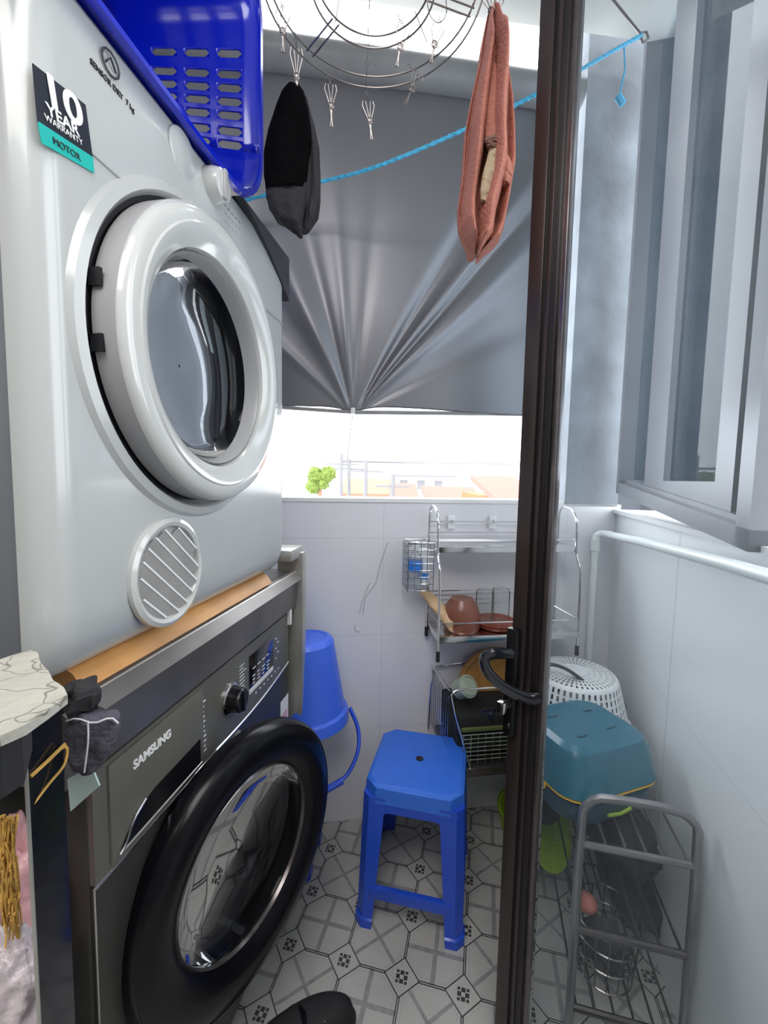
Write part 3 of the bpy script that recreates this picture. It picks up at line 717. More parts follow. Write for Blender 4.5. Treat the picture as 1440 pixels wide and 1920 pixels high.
wbottle(.228, .085, .804, 'small clear bottle with a blue label standing in the wire caddy nearest the room')
p = W(.262, .05, .804); t2 = thing('soap_pack', 'white and blue soap pack tucked at the rear of the wire caddy', 'packet', p)
MB().box((-.014, -.012, 0), (.014, .012, .115), .003).build('pack', 'white_plastic', t2); MB().box((-.0145, -.0125, .02), (.0145, .0125, .04), .001).build('pack_print', 'label_blue', t2)
def onrack(s, d): return W(s, d, .679)
t2 = thing('clay_pot', 'rounded brown clay pot upside down on the lower rack shelf', 'pot', onrack(.372, .105))
MB().lathe([(.052, 0), (.056, .01), (.056, .045), (.048, .075), (.036, .092), (.034, .096), (.002, .094)], 40, caps=False).build('pot_body', 'pottery', t2)
t2 = thing('glass_jar', 'clear glass jar upside down, the left of the pair on the rack shelf', 'jar', W(.455, .08, .693), group='glass jars on the rack')
g_ = [(.024, 0), (.028, .004), (.028, .09), (.024, .10), (.002, .101)]
MB().lathe(g_, 32, caps=False).build('jar_body', 'clear_glass', t2); MB().lathe([(.0245, .0), (.0265, .001), (.0265, .012), (.0245, .012)], 32, closed=True).build('jar_rim', 'clear_glass', t2)
t2 = thing('glass_jar', 'clear glass jar upside down, the right of the pair on the rack shelf', 'jar', W(.512, .07, .693), group='glass jars on the rack')
MB().lathe(g_, 32, caps=False).build('jar_body', 'clear_glass', t2); MB().lathe([(.0245, .0), (.0265, .001), (.0265, .012), (.0245, .012)], 32, closed=True).build('jar_rim', 'clear_glass', t2)
b = MB().lathe([(.03, 0), (.055, .004), (.062, .018), (.060, .020), (.050, .009), (.002, .008)], 48); o = b.build('plate', 'plate'); o.location = W(.485, .10, .679); tag(o, 'red brown shallow dish under the glass jars', 'dish')
b = MB().lathe([(.03, 0), (.057, .004), (.066, .014), (.064, .016), (.052, .008), (.002, .006)], 48); o = b.build('plate', 'plate'); o.location = W(.48, .105, .6885); tag(o, 'upper red brown dish of the nested pair', 'dish'); o.location.z = .6885
b = MB(); 
def wd(u, v):
    a = 2*PI*u; e = .013+.009*v; c = W(.272, .035, .775).lerp(W(.345, .145, .70), v)
    sd = Ww; upv = Vector((0, 0, 1)); k = 1+.12*noise.noise(Vector((math.cos(a)*2, math.sin(a)*2, v*6)))
    return c+(sd*math.cos(a)*e*1.3+upv*math.sin(a)*e*.8)*k
b.grid(wd, 16, 20, closed_u=True)
for rg_ in (0,):
    b.bm.verts.ensure_lookup_table(); n_ = 16; b.bm.faces.new(b.bm.verts[:n_]); b.bm.faces.new(b.bm.verts[-n_:])
o = b.build('wooden_pestle', 'wood_pale'); tag(o, 'pale brown wooden pestle leaning across the lower rack shelf', 'pestle')

# cracks and marks on the wall
b = MB(); b.tube([W(.155, .001, .93), W(.13, .001, .85), W(.12, .001, .80), W(.085, .001, .75), W(.08, .001, .70)], .0012, 5); b.tube([W(.10, .001, .80), W(.075, .001, .74), W(.068, .001, .70)], .001, 5)
b.tube([W(.055, .001, .665), W(.053, .001, .65), W(.062, .001, .64), W(.07, .001, .643)], .0012, 5, smooth=1)
o = b.build('wall_scratches', 'mark'); o['kind'] = 'structure'; o['label'] = 'grey scratches on the low white wall'

# ------------------------------------------------------------------ dish drainer
t = wframe('dish_drainer', 'wire dish drainer with a dark tray fixed low on the wall', 'dish rack', .305, 0, 0)
b = MB(); X0, X1 = 0, .30
b.tube([(X0-.005, -.02, .31), (X0, -.02, .50), (X0+.02, -.02, .53), (X1-.03, -.02, .53)], .003, 8, smooth=1)
b.tube([(X0+.07, -.23, .30), (X0+.0, -.225, .53), (X0+.015, -.225, .545), (X0+.04, -.225, .548), (X1, -.225, .548)], .003, 8, smooth=1)
b.tube([(X0, -.02, .53), (X0+.0, -.225, .545)], .003, 8)
b.build('wire_frame', 'chrome', t)
b = MB()
for i in range(7): b.tube([(X0+.04, -.222, .335+.0125*i), (X1, -.222, .335+.0125*i)], .0015, 6)
for i in range(12): b.tube([(X0+.045+.022*i, -.222, .32), (X0+.045+.022*i, -.222, .41)], .0013, 6)
for i in range(9): b.tube([(X0+.002, -.03-.022*i, .33), (X0+.002, -.03-.022*i, .52)], .0013, 6)
b.build('wire_basket', 'chrome', t)
MB().box((X0+.035, -.20, .335), (X1, -.02, .45), .012).build('black_box', 'black_matte', t, label='black plastic cutlery box')
MB().box((X0+.02, -.235, .29), (X1, -.01, .318), .006).build('drip_tray', 'steel_dark', t)
MB().box((X0+.04, -.222, .418), (X1, -.212, .428), .002).build('olive_edge', 'olive', t)
bd = Matrix.Translation(W(.515, .055, .455)) @ Matrix.Rotation(WA, 4, 'Z') @ Matrix.Rotation(R(82), 4, 'X')
b = MB().lathe([(.130, -.006), (.134, 0), (.132, .008), (.122, .010), (.115, .002), (.002, .002)], 64, bd); b.build('board_body', 'wood')
o = bpy.data.objects['board_body']; o.name = 'round_tray'; tag(o, 'round brown wooden tray standing behind the dish drainer', 'tray')
def cup(p, tilt, rz, label, m, r=.028, h=.055):
    t = thing('cup', label, 'cup', p); t.rotation_euler = (tilt, 0, rz)
    MB().lathe([(r*.8, 0), (r, .006), (r*1.02, h), (r*.95, h+.001), (r*.9, h-.004), (r*.76, .006), (.001, .005)], 32, caps=False).build('cup_body', m, t)
    return t
c1 = cup(W(.358, .135, .50), R(62), R(30), 'grey green cup lying tilted in the dish drainer', 'pale_green')
MB().lathe([(.0275, .040), (.033, .041), (.033, .052), (.001, .053)], 32).build('cup_lid', 'pale_green', c1)
c1.rotation_euler = (R(55), 0, R(35)); 
c2 = cup(W(.425, .17, .44), R(80), R(60), 'small dark blue cup beside the grey green one', 'navy_gloss', r=.018, h=.035)

# ------------------------------------------------------------------ shoe rack behind the glass
def sr(x, v, z):               # x across (from left leg), v depth
    o_ = Vector((.402, .80, 0)); ax = Vector((math.cos(QA), -math.sin(QA), 0))
    return o_+ax*x+Qv*v+Vector((0, 0, z))
t = thing('metal_rack', 'three tier tubular metal rack standing along the side wall behind the glass', 'rack', sr(0, 0, 0))
tl_ = t.location.copy()
def s_(x, v, z): return sr(x, v, z)-tl_
for v_ in (0, .46):
    MB().tube([s_(0, v_, 0), s_(0, v_, .485), s_(.012, v_, .51), s_(.04, v_, .525), s_(.165, v_, .525), s_(.193, v_, .51), s_(.205, v_, .485), s_(.205, v_, 0)], .0085, 10, smooth=1).build('end_frame', 'rack_steel', t)
for z in (.42, .235, .06):
    b = MB()
    b.tube([s_(0, 0, z), s_(.205, 0, z)], .007, 8); b.tube([s_(0, .46, z), s_(.205, .46, z)], .007, 8)
    for i in range(6): b.tube([s_(.012+.036*i, 0, z+.004), s_(.012+.036*i, .46, z+.004)], .0026, 6)
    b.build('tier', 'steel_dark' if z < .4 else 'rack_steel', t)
# teal tub and its lid stack on the top tier
def rbox(loc, rz, prof, n=6):
    """prof: (w, d, r, z)"""
    b = MB(); b.loft([[(x, y, z) for x, y in rrect(w_, d_, r_, n)] for w_, d_, r_, z in prof]); return b
TC = (.470, .958, .436); TR = R(20)
t = thing('plastic_tub', 'teal plastic tub with a yellow band turned upside down on the metal rack', 'tub', (TC[0], TC[1], .49), TR)
rbox(0, 0, [(.225, .20, .05, 0), (.238, .212, .05, .004), (.234, .208, .05, .012), (.212, .186, .045, .078), (.195, .170, .045, .100), (.17, .145, .04, .108)]).build('tub_body', 'teal', t, ang=25)
rbox(0, 0, [(.226, .20, .05, -.006), (.236, .210, .05, -.004), (.236, .210, .05, .0), (.226, .20, .05, .001)]).build('tub_band', 'yellow', t)
MB().tube([(-.122, -.035, -.005), (-.126, -.01, -.010), (-.122, .02, -.006)], .006, 8, flat=1.5, smooth=1).build('clip', 'yellow', t)
for x, y in ((.045, .03), (-.045, .035), (.04, -.035), (-.04, -.04)): MB().tube([(x-.012, y, .1085), (x, y-.003, .1095), (x+.012, y, .1085)], .0016, 6).build('tub_foot', 'teal_dark', t)
t.scale = (1.12, 1.12, .84)
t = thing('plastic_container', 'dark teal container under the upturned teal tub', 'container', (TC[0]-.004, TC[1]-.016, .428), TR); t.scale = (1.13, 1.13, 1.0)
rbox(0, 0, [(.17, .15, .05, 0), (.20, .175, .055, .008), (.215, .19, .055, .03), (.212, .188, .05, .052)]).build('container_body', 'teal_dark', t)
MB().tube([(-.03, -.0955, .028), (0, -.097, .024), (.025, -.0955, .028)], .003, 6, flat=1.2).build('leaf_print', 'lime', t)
# navy bowl and lime basin left of the rack
def disc_thing(name, p, rot, prof, m, label, cat, seg=56):
    b = MB().lathe(prof, seg); o = b.build(name, m, ang=40); o.location = p; o.rotation_euler = rot; return tag(o, label, cat)
disc_thing('bowl', (.385, .985, .43), (R(58), 0, R(38)), [(.04, -.05), (.075, -.035), (.098, -.005), (.10, .0), (.096, .0), (.072, -.028), (.002, -.042)], 'navy_gloss', 'dark navy bowl leaning behind the door frame beside the rack', 'bowl')
disc_thing('basin', (.435, 1.04, .27), (R(62), 0, R(48)), [(.06, -.045), (.085, -.038), (.105, 0), (.110, .002), (.102, .0), (.082, -.032), (.002, -.035)], 'lime', 'lime green basin leaning upright behind the navy bowl', 'basin')
disc_thing('basin', (.405, 1.30, .10), (R(12), 0, 0), [(.05, -.05), (.062, -.045), (.075, .03), (.08, .032), (.070, .028), (.058, -.04), (.002, -.042)], 'lime', 'small lime green pail on the floor at the foot of the low wall', 'basin').location = (.462, 1.30, .06)
# colander with navy handle
t = thing('colander', 'white plastic colander turned upside down behind the teal tub', 'colander', (.545, 1.17, .475))
def cpos(s, d): return Vector((cr_(d)*math.cos(s), cr_(d)*math.sin(s), cz_(d)))
def cr_(d): return (.03+d*.070/.07 if d < .07 else .100+(d-.07)*.24)*1.1
def cz_(d): return .13-.004*(d/.07)**2 if d < .07 else .122-(d-.07)*1.0
sb2 = [2*PI*i/96 for i in range(97)]
db2 = [0, .012]
while db2[-1] < .060: db2.append(db2[-1]+.0105); db2.append(db2[-1]+.003)
db2 += [.074]
k0 = len(db2)
for i in range(6): db2.append(db2[-1]+.015); db2.append(db2[-1]+.003)
db2.append(db2[-1]+.006)
o = holey(sb2, db2, lambda i, j: (i % 2 == 0) and ((1 <= j < k0-2 and j % 2 == 1) or (j >= k0-1 and (j-k0) % 2 == 1 and j < len(db2)-2)), cpos).build('colander_body', 'white_plastic', t, ang=60); solid(o, .002)
MB().lathe([(.001, .131), (.034, .1305), (.034, .128)], 40, caps=False).build('colander_base', 'white_plastic', t)
zb = cz_(db2[-1]); rb = cr_(db2[-1])
MB().lathe([(rb, zb), (rb+.008, zb-.002), (rb+.008, zb-.008), (rb, zb-.006)], 64, closed=True).build('colander_rim', 'white_plastic', t)
HB = Vector((.545, 1.17, .475))
MB().tube([at(985, 1262, 1.17)-HB, at(1025, 1243, 1.13)-HB, at(1060, 1252, 1.12)-HB, at(1092, 1275, 1.12)-HB, at(1118, 1298, 1.12)-HB], .010, 10, flat=.5, smooth=2).build('handle', 'navy_gloss', t, label='dark blue curved handle')

# odds and ends on lower tiers
def crumple(name, c, rad, m, label, cat, seed=0, n=40, amp=.35, fr=9):
    b = MB()
    def f(u, v):
        a, ph = 2*PI*u, PI*v; d = Vector((math.sin(ph)*math.cos(a), math.sin(ph)*math.sin(a), math.cos(ph)))
        k = 1+amp*noise.fractal(d*fr*.25+Vector((seed, 0, 0)), 1, 2, 4)
        return Vector((d.x*rad[0], d.y*rad[1], d.z*rad[2]))*k
    b.grid(f, n, n, closed_u=True); bmesh.ops.remove_doubles(b.bm, verts=b.bm.verts, dist=1e-5)
    o = b.build(name, m, ang=180); o.location = c; return tag(o, label, cat)
crumple('plastic_bag', sr(.11, .24, .32), (.070, .17, .058), 'black_matte', 'black plastic bag stuffed on the middle tier of the metal rack', 'bag', 3)
crumple('onion', sr(.030, .04, .258), (.020, .02, .018), 'roof_red', 'small reddish bulb at the near left corner of the middle tier', 'onion', 9, 20, .1)
b = MB()
for i in range(16):
    a = 2*PI*i/16; b.tube([(.055*math.cos(a), .055*math.sin(a), 0), (.068*math.cos(a), .068*math.sin(a), .13)], .0016, 5)
for z, r_ in ((0, .055), (.045, .0595), (.09, .064), (.13, .068)): b.tube([(r_*math.cos(2*PI*k/28), r_*math.sin(2*PI*k/28), z) for k in range(28)], .002, 5, closed=True)
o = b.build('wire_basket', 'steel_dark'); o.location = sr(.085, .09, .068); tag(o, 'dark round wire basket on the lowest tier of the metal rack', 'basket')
crumple('scrubbing_pad', sr(.085, .09, .12), (.045, .045, .045), 'concrete_dark', 'grey scouring wad inside the round wire basket', 'scourer', 5)
crumple('rubbish_bag', sr(.175, .26, .12), (.055, .10, .048), 'black_matte', 'black bag lying at the wall side of the lowest tier', 'bag', 7)

# ------------------------------------------------------------------ white pipe on the side wall
b = MB().tube([W(.857, .03, .0), W(.857, .03, .94), W(.859, .03, .955), W(.866, .032, .962), W(.90, .05, .962), Q(-.05, .05, .962), Q(-.4, .045, .985), Q(-.8, .04, 1.005), Q(-1.3, .04, 1.02)], .0115, 14)
b.lathe([(.015, -.02), (.015, .02)], 16, Matrix.Translation(W(.857, .03, .925)))
o = b.build('water_pipe', 'pvc'); tag(o, 'white plastic water pipe climbing the corner and running along the side wall', 'pipe')

# ------------------------------------------------------------------ window above the side wall
t = thing('window_1', 'grey aluminium window above the side wall, seen through the glass door', None, Q0, -QA, kind='structure')
WT = 2.62
def wb(v): return 1.034+(v+.806)*(1.10-1.034)/(.708)
def wbox(v0, v1, z0, z1, x0, x1, name, m, lab=None):
    f = lambda z, v: z(v) if callable(z) else z
    b = MB(); b.loft([[(x0, v0, f(z0, v0)), (x1, v0, f(z0, v0)), (x1, v0, f(z1, v0)), (x0, v0, f(z1, v0))], [(x0, v1, f(z0, v1)), (x1, v1, f(z0, v1)), (x1, v1, f(z1, v1)), (x0, v1, f(z1, v1))]])
    return b.build(name, m, t, smooth=False, label=lab)
wbox(-.83, -.09, wb, lambda v: wb(v)+.035, -.03, .04, 'window_frame', 'alu')
wbox(-.79, -.10, lambda v: wb(v)+.035, lambda v: wb(v)+.046, -.012, .03, 'window_frame', 'alu')
wbox(-.115, -.09, wb, WT, -.03, .04, 'window_frame', 'alu')
wbox(-.83, -.79, wb, WT, -.03, .04, 'window_frame', 'alu')
wbox(-.83, -.09, WT-.04, WT, -.03, .04, 'window_frame', 'alu')
wbox(-.265, -.115, lambda v: wb(v)+.03, WT-.04, .012, .018, 'window_pane', 'tint_glass')
sf = wbox(-.40, -.265, lambda v: wb(v)+.04, WT-.04, -.005, .03, 'sash_frame', 'alu')
wbox(-.72, -.655, lambda v: wb(v)+.04, WT-.04, -.005, .03, 'sash_frame', 'alu')
wbox(-.655, -.40, lambda v: wb(v)+.04, lambda v: 1.142, -.005, .03, 'sash_frame', 'alu')
wbox(-.655, -.40, 1.142, WT-.04, .010, .016, 'window_pane', 'tint_glass')
wbox(-.755, -.745, lambda v: wb(v)+.04, WT-.04, 0, .03, 'mullion', 'alu')
wbox(-.79, -.72, lambda v: wb(v)+.03, WT-.04, .012, .016, 'window_pane', 'black')

# ------------------------------------------------------------------ glass door leaf (ajar)
LA = math.atan2(-.738, .675)           # leaf direction, towards the viewer's right
LD = Vector((math.cos(LA), math.sin(LA), 0))
t = thing('door_1', 'brown aluminium framed glass door standing open towards the viewer', None, (.236, .75, 0), LA, kind='structure')
# local +X along leaf to the hinge, local -Y = face seen by the viewer on the left
MB().box((0, -.0, .02), (.049, .034, 2.38), .003).build('door_frame', 'bronze_dark', t, label='dark brown stile')
MB().box((.000, -.006, .02), (.026, .002, 2.38), .0025).build('stile_face', 'bronze', t, label='lighter brown face of the stile')
MB().box((.032, -.004, .02), (.038, .002, 2.38), .001).build('stile_bead', 'bronze', t)
MB().box((.049, .006, .02), (.058, .026, 2.38), .001).build('glazing_bead', 'steel_dark', t)
MB().box((.40, 0, .02), (.445, .034, 2.38), .003).build('door_frame', 'bronze_dark', t)
MB().box((.058, 0, 2.33), (.40, .034, 2.38), .003).build('door_frame', 'bronze_dark', t)
MB().box((.058, 0, .02), (.40, .034, .09), .003).build('door_frame', 'bronze_dark', t)
MB().box((.060, .014, .085), (.402, .019, 2.335)).build('door_pane', 'door_glass', t, smooth=False)
hp = MB().box((-.002, -.022, .685), (.020, -.005, .880), .005).build('handle_plate', 'black', t)
tw = t
def lp(x, y, z): return Vector((x, y, z))
MB().tube([lp(.010, -.02, .835), lp(-.002, -.055, .842), lp(-.012, -.074, .838), lp(-.006, -.074, .815), lp(.012, -.055, .79), lp(.030, -.035, .775), lp(.045, -.012, .765), lp(.052, 0, .765)], .0075, 10, flat=1.3, smooth=2).build('door_handle', 'black_gloss', t, label='curved black pull handle')
lk = MB().box((.004, -.052, .738), (.018, -.040, .758), .002).build('lock_thumbturn', 'chrome', t)
MB().tube([lp(.011, -.04, .748), lp(.011, -.018, .748)], .007, 12).build('lock_barrel', 'chrome', t)
MB().lathe([(.004, 0), (.004, .004)], 14, Matrix.Translation((.009, -.022, .702)) @ Matrix.Rotation(R(90), 4, 'X')).build('screw', 'chrome', t)

# ------------------------------------------------------------------ clothes hanger with pegs
HZ = 1.803
hc = Vector((-.028, .632, HZ))
t = thing('peg_hanger', 'round wire clothes hanger with dangling pegs under the ceiling', 'hanger', hc)
def circ(r, z, n=64, c=(0, 0)): return [(c[0]+r*math.cos(2*PI*k/n), c[1]+r*math.sin(2*PI*k/n), z) for k in range(n)]
def tpt(x, y, Y): return at(x, y, Y)-hc
b = MB(); b.tube(circ(.143, 0), .0013, 6, closed=True); b.tube(circ(.149, -.012), .0013, 6, closed=True); b.build('outer_ring', 'wire', t)
b = MB(); b.tube(circ(.078, .002), .0013, 6, closed=True); b.tube(circ(.084, -.010), .0013, 6, closed=True); b.build('inner_ring', 'wire', t)
for a in (135, 15, 255):
    b = MB()
    for e in (-.006, .006):
        ca, sa = math.cos(R(a)), math.sin(R(a)); b.tube([(.08*ca-e*sa, .08*sa+e*ca, 0), (.145*ca-e*sa, .145*sa+e*ca, -.003)], .0012, 6)
    b.build('spoke', 'wire', t)
b = MB()
for a in (135, 15, 255): b.tube([(.08*math.cos(R(a)), .08*math.sin(R(a)), 0), (0, 0, .30)], .0009, 5)
b.tube([(0, 0, .30), (0, 0, HZ*0+.585)], .0015, 6); b.build('suspension_wire', 'wire', t)
def link(b, p, q, n=3):
    p, q = Vector(p), Vector(q)
    for i in range(n):
        a, c = p.lerp(q, i/n), p.lerp(q, (i+1)/n); m_ = (a+c)/2; sd = Vector((.003, 0, 0)) if i % 2 else Vector((0, .003, 0))
        b.tube([a, m_+sd, c, m_-sd], .0006, 5, closed=True)
def peg(top, bot, openw=.010, m='wire', tilt=0):
    top, bot = Vector(top), Vector(bot); ax = (bot-top); L_ = ax.length; ax.normalize(); sd = Vector((1, .2, 0)); sd = (sd-ax*sd.dot(ax)).normalized()
    b = MB()
    for s in (-1, 1):
        b.tube([top+sd*s*openw*.8, top+ax*L_*.12+sd*s*openw, top+ax*L_*.5+sd*s*.002, bot+sd*s*.0018*-1, bot+sd*s*.003], .0008, 6)
        b.tube([top+sd*s*openw*.4, top+ax*L_*.45+sd*s*.0005, bot-ax*.008-sd*s*.001], .0006, 6)
    mid = top+ax*L_*.5; b.tube([mid+sd*.0045*math.cos(k*PI/4)+ax*.0045*math.sin(k*PI/4)+Vector((0, (k-8)*.0004, 0)) for k in range(17)], .0008, 5)
    return b.build('peg', m, t)
pegs = [((612, 140, .76), (620, 158, .76), (622, 238, .76)), ((686, 152, .765), (690, 190, .765), (697, 262, .765)), ((765, 120, .755), (785, 140, .755), (760, 195, .75)),
        ((745, 30, .70), (757, 50, .70), (744, 125, .70)), ((825, 30, .72), (822, 48, .72), (808, 118, .72)), ((528, 5, .68), (530, 20, .68), (531, 98, .68)), ((553, 60, .73), (556, 90, .745), (557, 195, .752)),
        ((912, -10, .70), (916, -5, .71), (926, 45, .715)), ((936, -12, .70), (934, -5, .71), (928, 45, .715))]
for a, b_, c in pegs:
    peg(tpt(*b_), tpt(*c))
    l = MB(); link(l, tpt(*a), tpt(*b_)); l.build('peg_link', 'wire', t)
b = MB()
link(b, tpt(693, 0, .70), tpt(687, 150, .765), 7)
b.tube([tpt(800, 0, .68), tpt(805, 30, .70), tpt(822, 46, .71), tpt(838, 30, .71), tpt(836, -5, .70)], .0008, 5, smooth=1)
b.tube([tpt(778, 22, .70), tpt(800, 78, .74)], .0008, 5)
b.build('chain', 'wire', t)

# ------------------------------------------------------------------ hanging clothes
def hang(name, rows, Y, thick, m, parent, folds=5, amp=.35, seed=0, label=None, nu=40, nv=50, yoff=0, loc=Vector((0, 0, 0)), px=True):
    """rows: (py, pxl, pxr) outline; becomes a folded tube of cloth with real depth"""
    def f(u, v):
        k = v*(len(rows)-1); i = min(int(k), len(rows)-2); w_ = k-i; w_ = w_*w_*(3-2*w_)*.5+w_*.5
        y, l, r_ = [rows[i][j]*(1-w_)+rows[i+1][j]*w_ for j in range(3)]
        A, B = at(l, y, Y), at(r_, y, Y); c = (A+B)/2; hw = (B.x-A.x)/2; a = 2*PI*u
        fo = 1+amp*(abs(math.sin(folds*a*.5+seed+v*1.6))-.6)+amp*.7*noise.noise(Vector((math.cos(a)*1.5+seed, math.sin(a)*1.5, v*5)))
        ed = min(1, hw/.02)
        return Vector((c.x+hw*math.cos(a), Y+yoff+thick*math.sin(a)*fo*ed, c.z+.004*noise.noise(Vector((a, v*8, seed)))))-loc
    b = MB().grid(f, nu, nv, closed_u=True); b.bm.verts.ensure_lookup_table()
    b.bm.faces.new(b.bm.verts[:nu]); b.bm.faces.new(b.bm.verts[-nu:])
    return b.build(name, m, parent, ang=180, label=label)
sp_ = at(555, 168, .76)
t = thing('garment', 'black folded sock or sleeve clipped to the left of the wire hanger', 'garment', sp_)
hang('garment_body', [(165, 548, 564), (178, 530, 572), (210, 516, 580), (250, 503, 588), (290, 495, 584), (330, 495, 580), (352, 498, 576), (360, 500, 574)], .76, .022, 'sock', t, 3, .3, 1, loc=sp_)
hang('garment_cuff', [(350, 498, 580), (370, 499, 580), (395, 505, 577), (415, 520, 573), (432, 543, 570), (446, 562, 567)], .762, .020, 'sock_grey', t, 3, .2, 2, loc=sp_, label='dark grey cuff')
hang('garment_fold', [(180, 562, 574), (230, 570, 588), (280, 575, 599), (330, 575, 601), (380, 572, 601), (410, 570, 597), (430, 566, 582), (438, 566, 572)], .762, .016, 'sock_grey', t, 5, .8, 4, loc=sp_, label='grey rear fold')
pp = at(925, 30, .72)
t = thing('garment', 'salmon pink garment hanging from pegs right of the wire hanger', 'garment', pp)
hang('garment_body', [(18, 919, 929), (40, 911, 936), (90, 901, 942), (140, 893, 950), (200, 880, 957), (260, 870, 961), (320, 866, 962), (360, 862, 955), (400, 857, 949), (430, 859, 944), (455, 868, 934), (472, 879, 912), (482, 888, 898)], .72, .040, 'pink', t, 7, 1.1, 2.2, loc=pp, nu=140, nv=110)
hang('garment_lining', [(262, 914, 946), (285, 916, 944), (300, 912, 940), (330, 904, 938), (360, 900, 932), (378, 902, 922)], .685, .012, 'beige', t, 2, .4, 3, loc=pp, label='beige lining showing through')
hang('garment_flap', [(262, 908, 944), (270, 910, 945), (278, 914, 944)], .682, .012, 'pink_dark', t, 2, .3, 3, loc=pp)
hang('garment_flap', [(290, 936, 948), (310, 930, 960), (332, 932, 960), (345, 938, 955)], .69, .016, 'pink', t, 2, .4, 5, loc=pp)
hang('garment_flap', [(120, 917, 930), (160, 914, 935), (200, 912, 938), (240, 910, 944), (266, 909, 945)], .685, .012, 'pink', t, 1, .2, 5, loc=pp)

# blue rope
rp = [at(380, 395, 1.2), at(600, 341, 1.16), at(680, 322, 1.13), at(760, 292, 1.10), at(860, 248, 1.06), at(940, 210, 1.03), at(1015, 172, 1.0), at(1090, 130, 1.02), at(1150, 95, 1.04), at(1203, 66, 1.06)]
b = MB(); P_ = [Vector(p) for p in rp]
for _ in range(2):
    q = [P_[0]]
    for i in range(len(P_)-1): q += [P_[i]*.75+P_[i+1]*.25, P_[i]*.25+P_[i+1]*.75]
    q.append(P_[-1]); P_ = q
acc = 0; A1, A2 = [], []
for i, p in enumerate(P_):
    if i: acc += (p-P_[i-1]).length
    A1.append(p+Vector((0, 0, .0045*math.sin(acc*90)))); A2.append(p+Vector((0, 0, -.0045*math.sin(acc*90))))
N = 160
def samp(P, k):
    f = k*(len(P)-1); i = min(int(f), len(P)-2); return P[i].lerp(P[i+1], f-i)
LT = acc
S1 = [samp(P_, k/N)+Vector((0, .002*math.cos(k/N*LT*160), .0038*math.sin(k/N*LT*160))) for k in range(N+1)]
S2 = [samp(P_, k/N)-Vector((0, .002*math.cos(k/N*LT*160), .0038*math.sin(k/N*LT*160))) for k in range(N+1)]
b.tube(S1, .0019, 6); b.tube(S2, .0019, 6); b.tube(P_, .0025, 8, flat=1.7)
b.tube([at(1170, 85, 1.05), at(1172, 130, 1.05), at(1160, 185, 1.05)], .002, 6); b.tube([at(1158, 180, 1.05), at(1168, 196, 1.05)], .008, 8)
o = b.build('clothes_line', 'rope'); tag(o, 'bright blue braided clothes line strung across in front of the blind', 'rope')
b = MB().tube([at(1146, -5, 1.05), at(1200, 62, 1.06), at(1212, 60, 1.06), at(1216, 72, 1.06), at(1206, 80, 1.06), at(1200, 66, 1.06)], .0025, 6)
o = b.build('line_hook', 'wire'); tag(o, 'thin metal hook wire holding the end of the blue line', 'hook')

# ------------------------------------------------------------------ near left corner: slab, dark panel, cloth, strings, bag
slab = [onz(*p, .975) for p in [(-70, 1420), (0, 1380), (47, 1360), (90, 1330), (127, 1302), (112, 1280), (95, 1262), (78, 1243), (70, 1225), (58, 1218), (35, 1224), (0, 1236), (-70, 1262)]]
b = MB(); b.loft([[p+Vector((0, 0, -.007)) for p in slab], [p for p in slab]]); bmesh.ops.triangulate(b.bm, faces=[f for f in b.bm.faces if len(f.verts) > 4])
bmesh.ops.subdivide_edges(b.bm, edges=b.bm.edges[:], cuts=3, use_grid_fill=True)
for v_ in b.bm.verts:
    k = noise.fractal(v_.co*40, 1, 2, 3); v_.co += Vector((k*.0015, noise.noise(v_.co*60)*.0015, k*.0015))
o = b.build('counter_slab', 'peel', ang=30); tag(o, 'broken counter end with flaking cream paint, beside the dryer', 'counter')
b = MB().prism([onz(*p, .965) for p in ((-70, 1400), (0, 1376), (40, 1354), (56, 1300), (58, 1236), (-70, 1275))], (0, 0, -.045))  # black filler added for the dark area under the slab
o = b.build('counter_underside', 'black_matte', smooth=False); o.name = 'support_block'; tag(o, 'black block holding up the counter end', 'block')
n0, n1 = onz(47, 1366, .94), onz(124, 1312, .94); dv_ = (n1-n0).normalized(); sdv = Vector((dv_.y, -dv_.x, 0))
t = thing('cupboard', 'narrow black glossy cupboard end standing under the counter end', 'cupboard', Vector((n0.x, n0.y, 0)), math.atan2(dv_.y, dv_.x))
PL = (n1-n0).length*.86
MB().box((0, 0, .01), (PL, .002, .943)).build('panel_sheet', 'black_gloss', t, smooth=False)
MB().box((-.0008, -.0005, .01), (.0004, .0022, .943)).build('panel_edge', 'steel', t, smooth=False, label='bright metal edge')
q = n0+sdv*.008
b = MB(); b.tube([at(57, 1458, n0.y+.004), at(90, 1425, n0.y+.02), at(123, 1396, n0.y+.035), at(127, 1410, n0.y+.035), at(120, 1438, n0.y+.03), at(95, 1465, n0.y+.02), at(62, 1508, n0.y+.005)], .0012, 6, smooth=2)
b.tube([at(57, 1456, n0.y+.002), at(88, 1428, n0.y+.016), at(122, 1395, n0.y+.033)], .0016, 6)
o = b.build('twine', 'raffia'); tag(o, 'loop of brown twine caught on the black panel', 'twine')
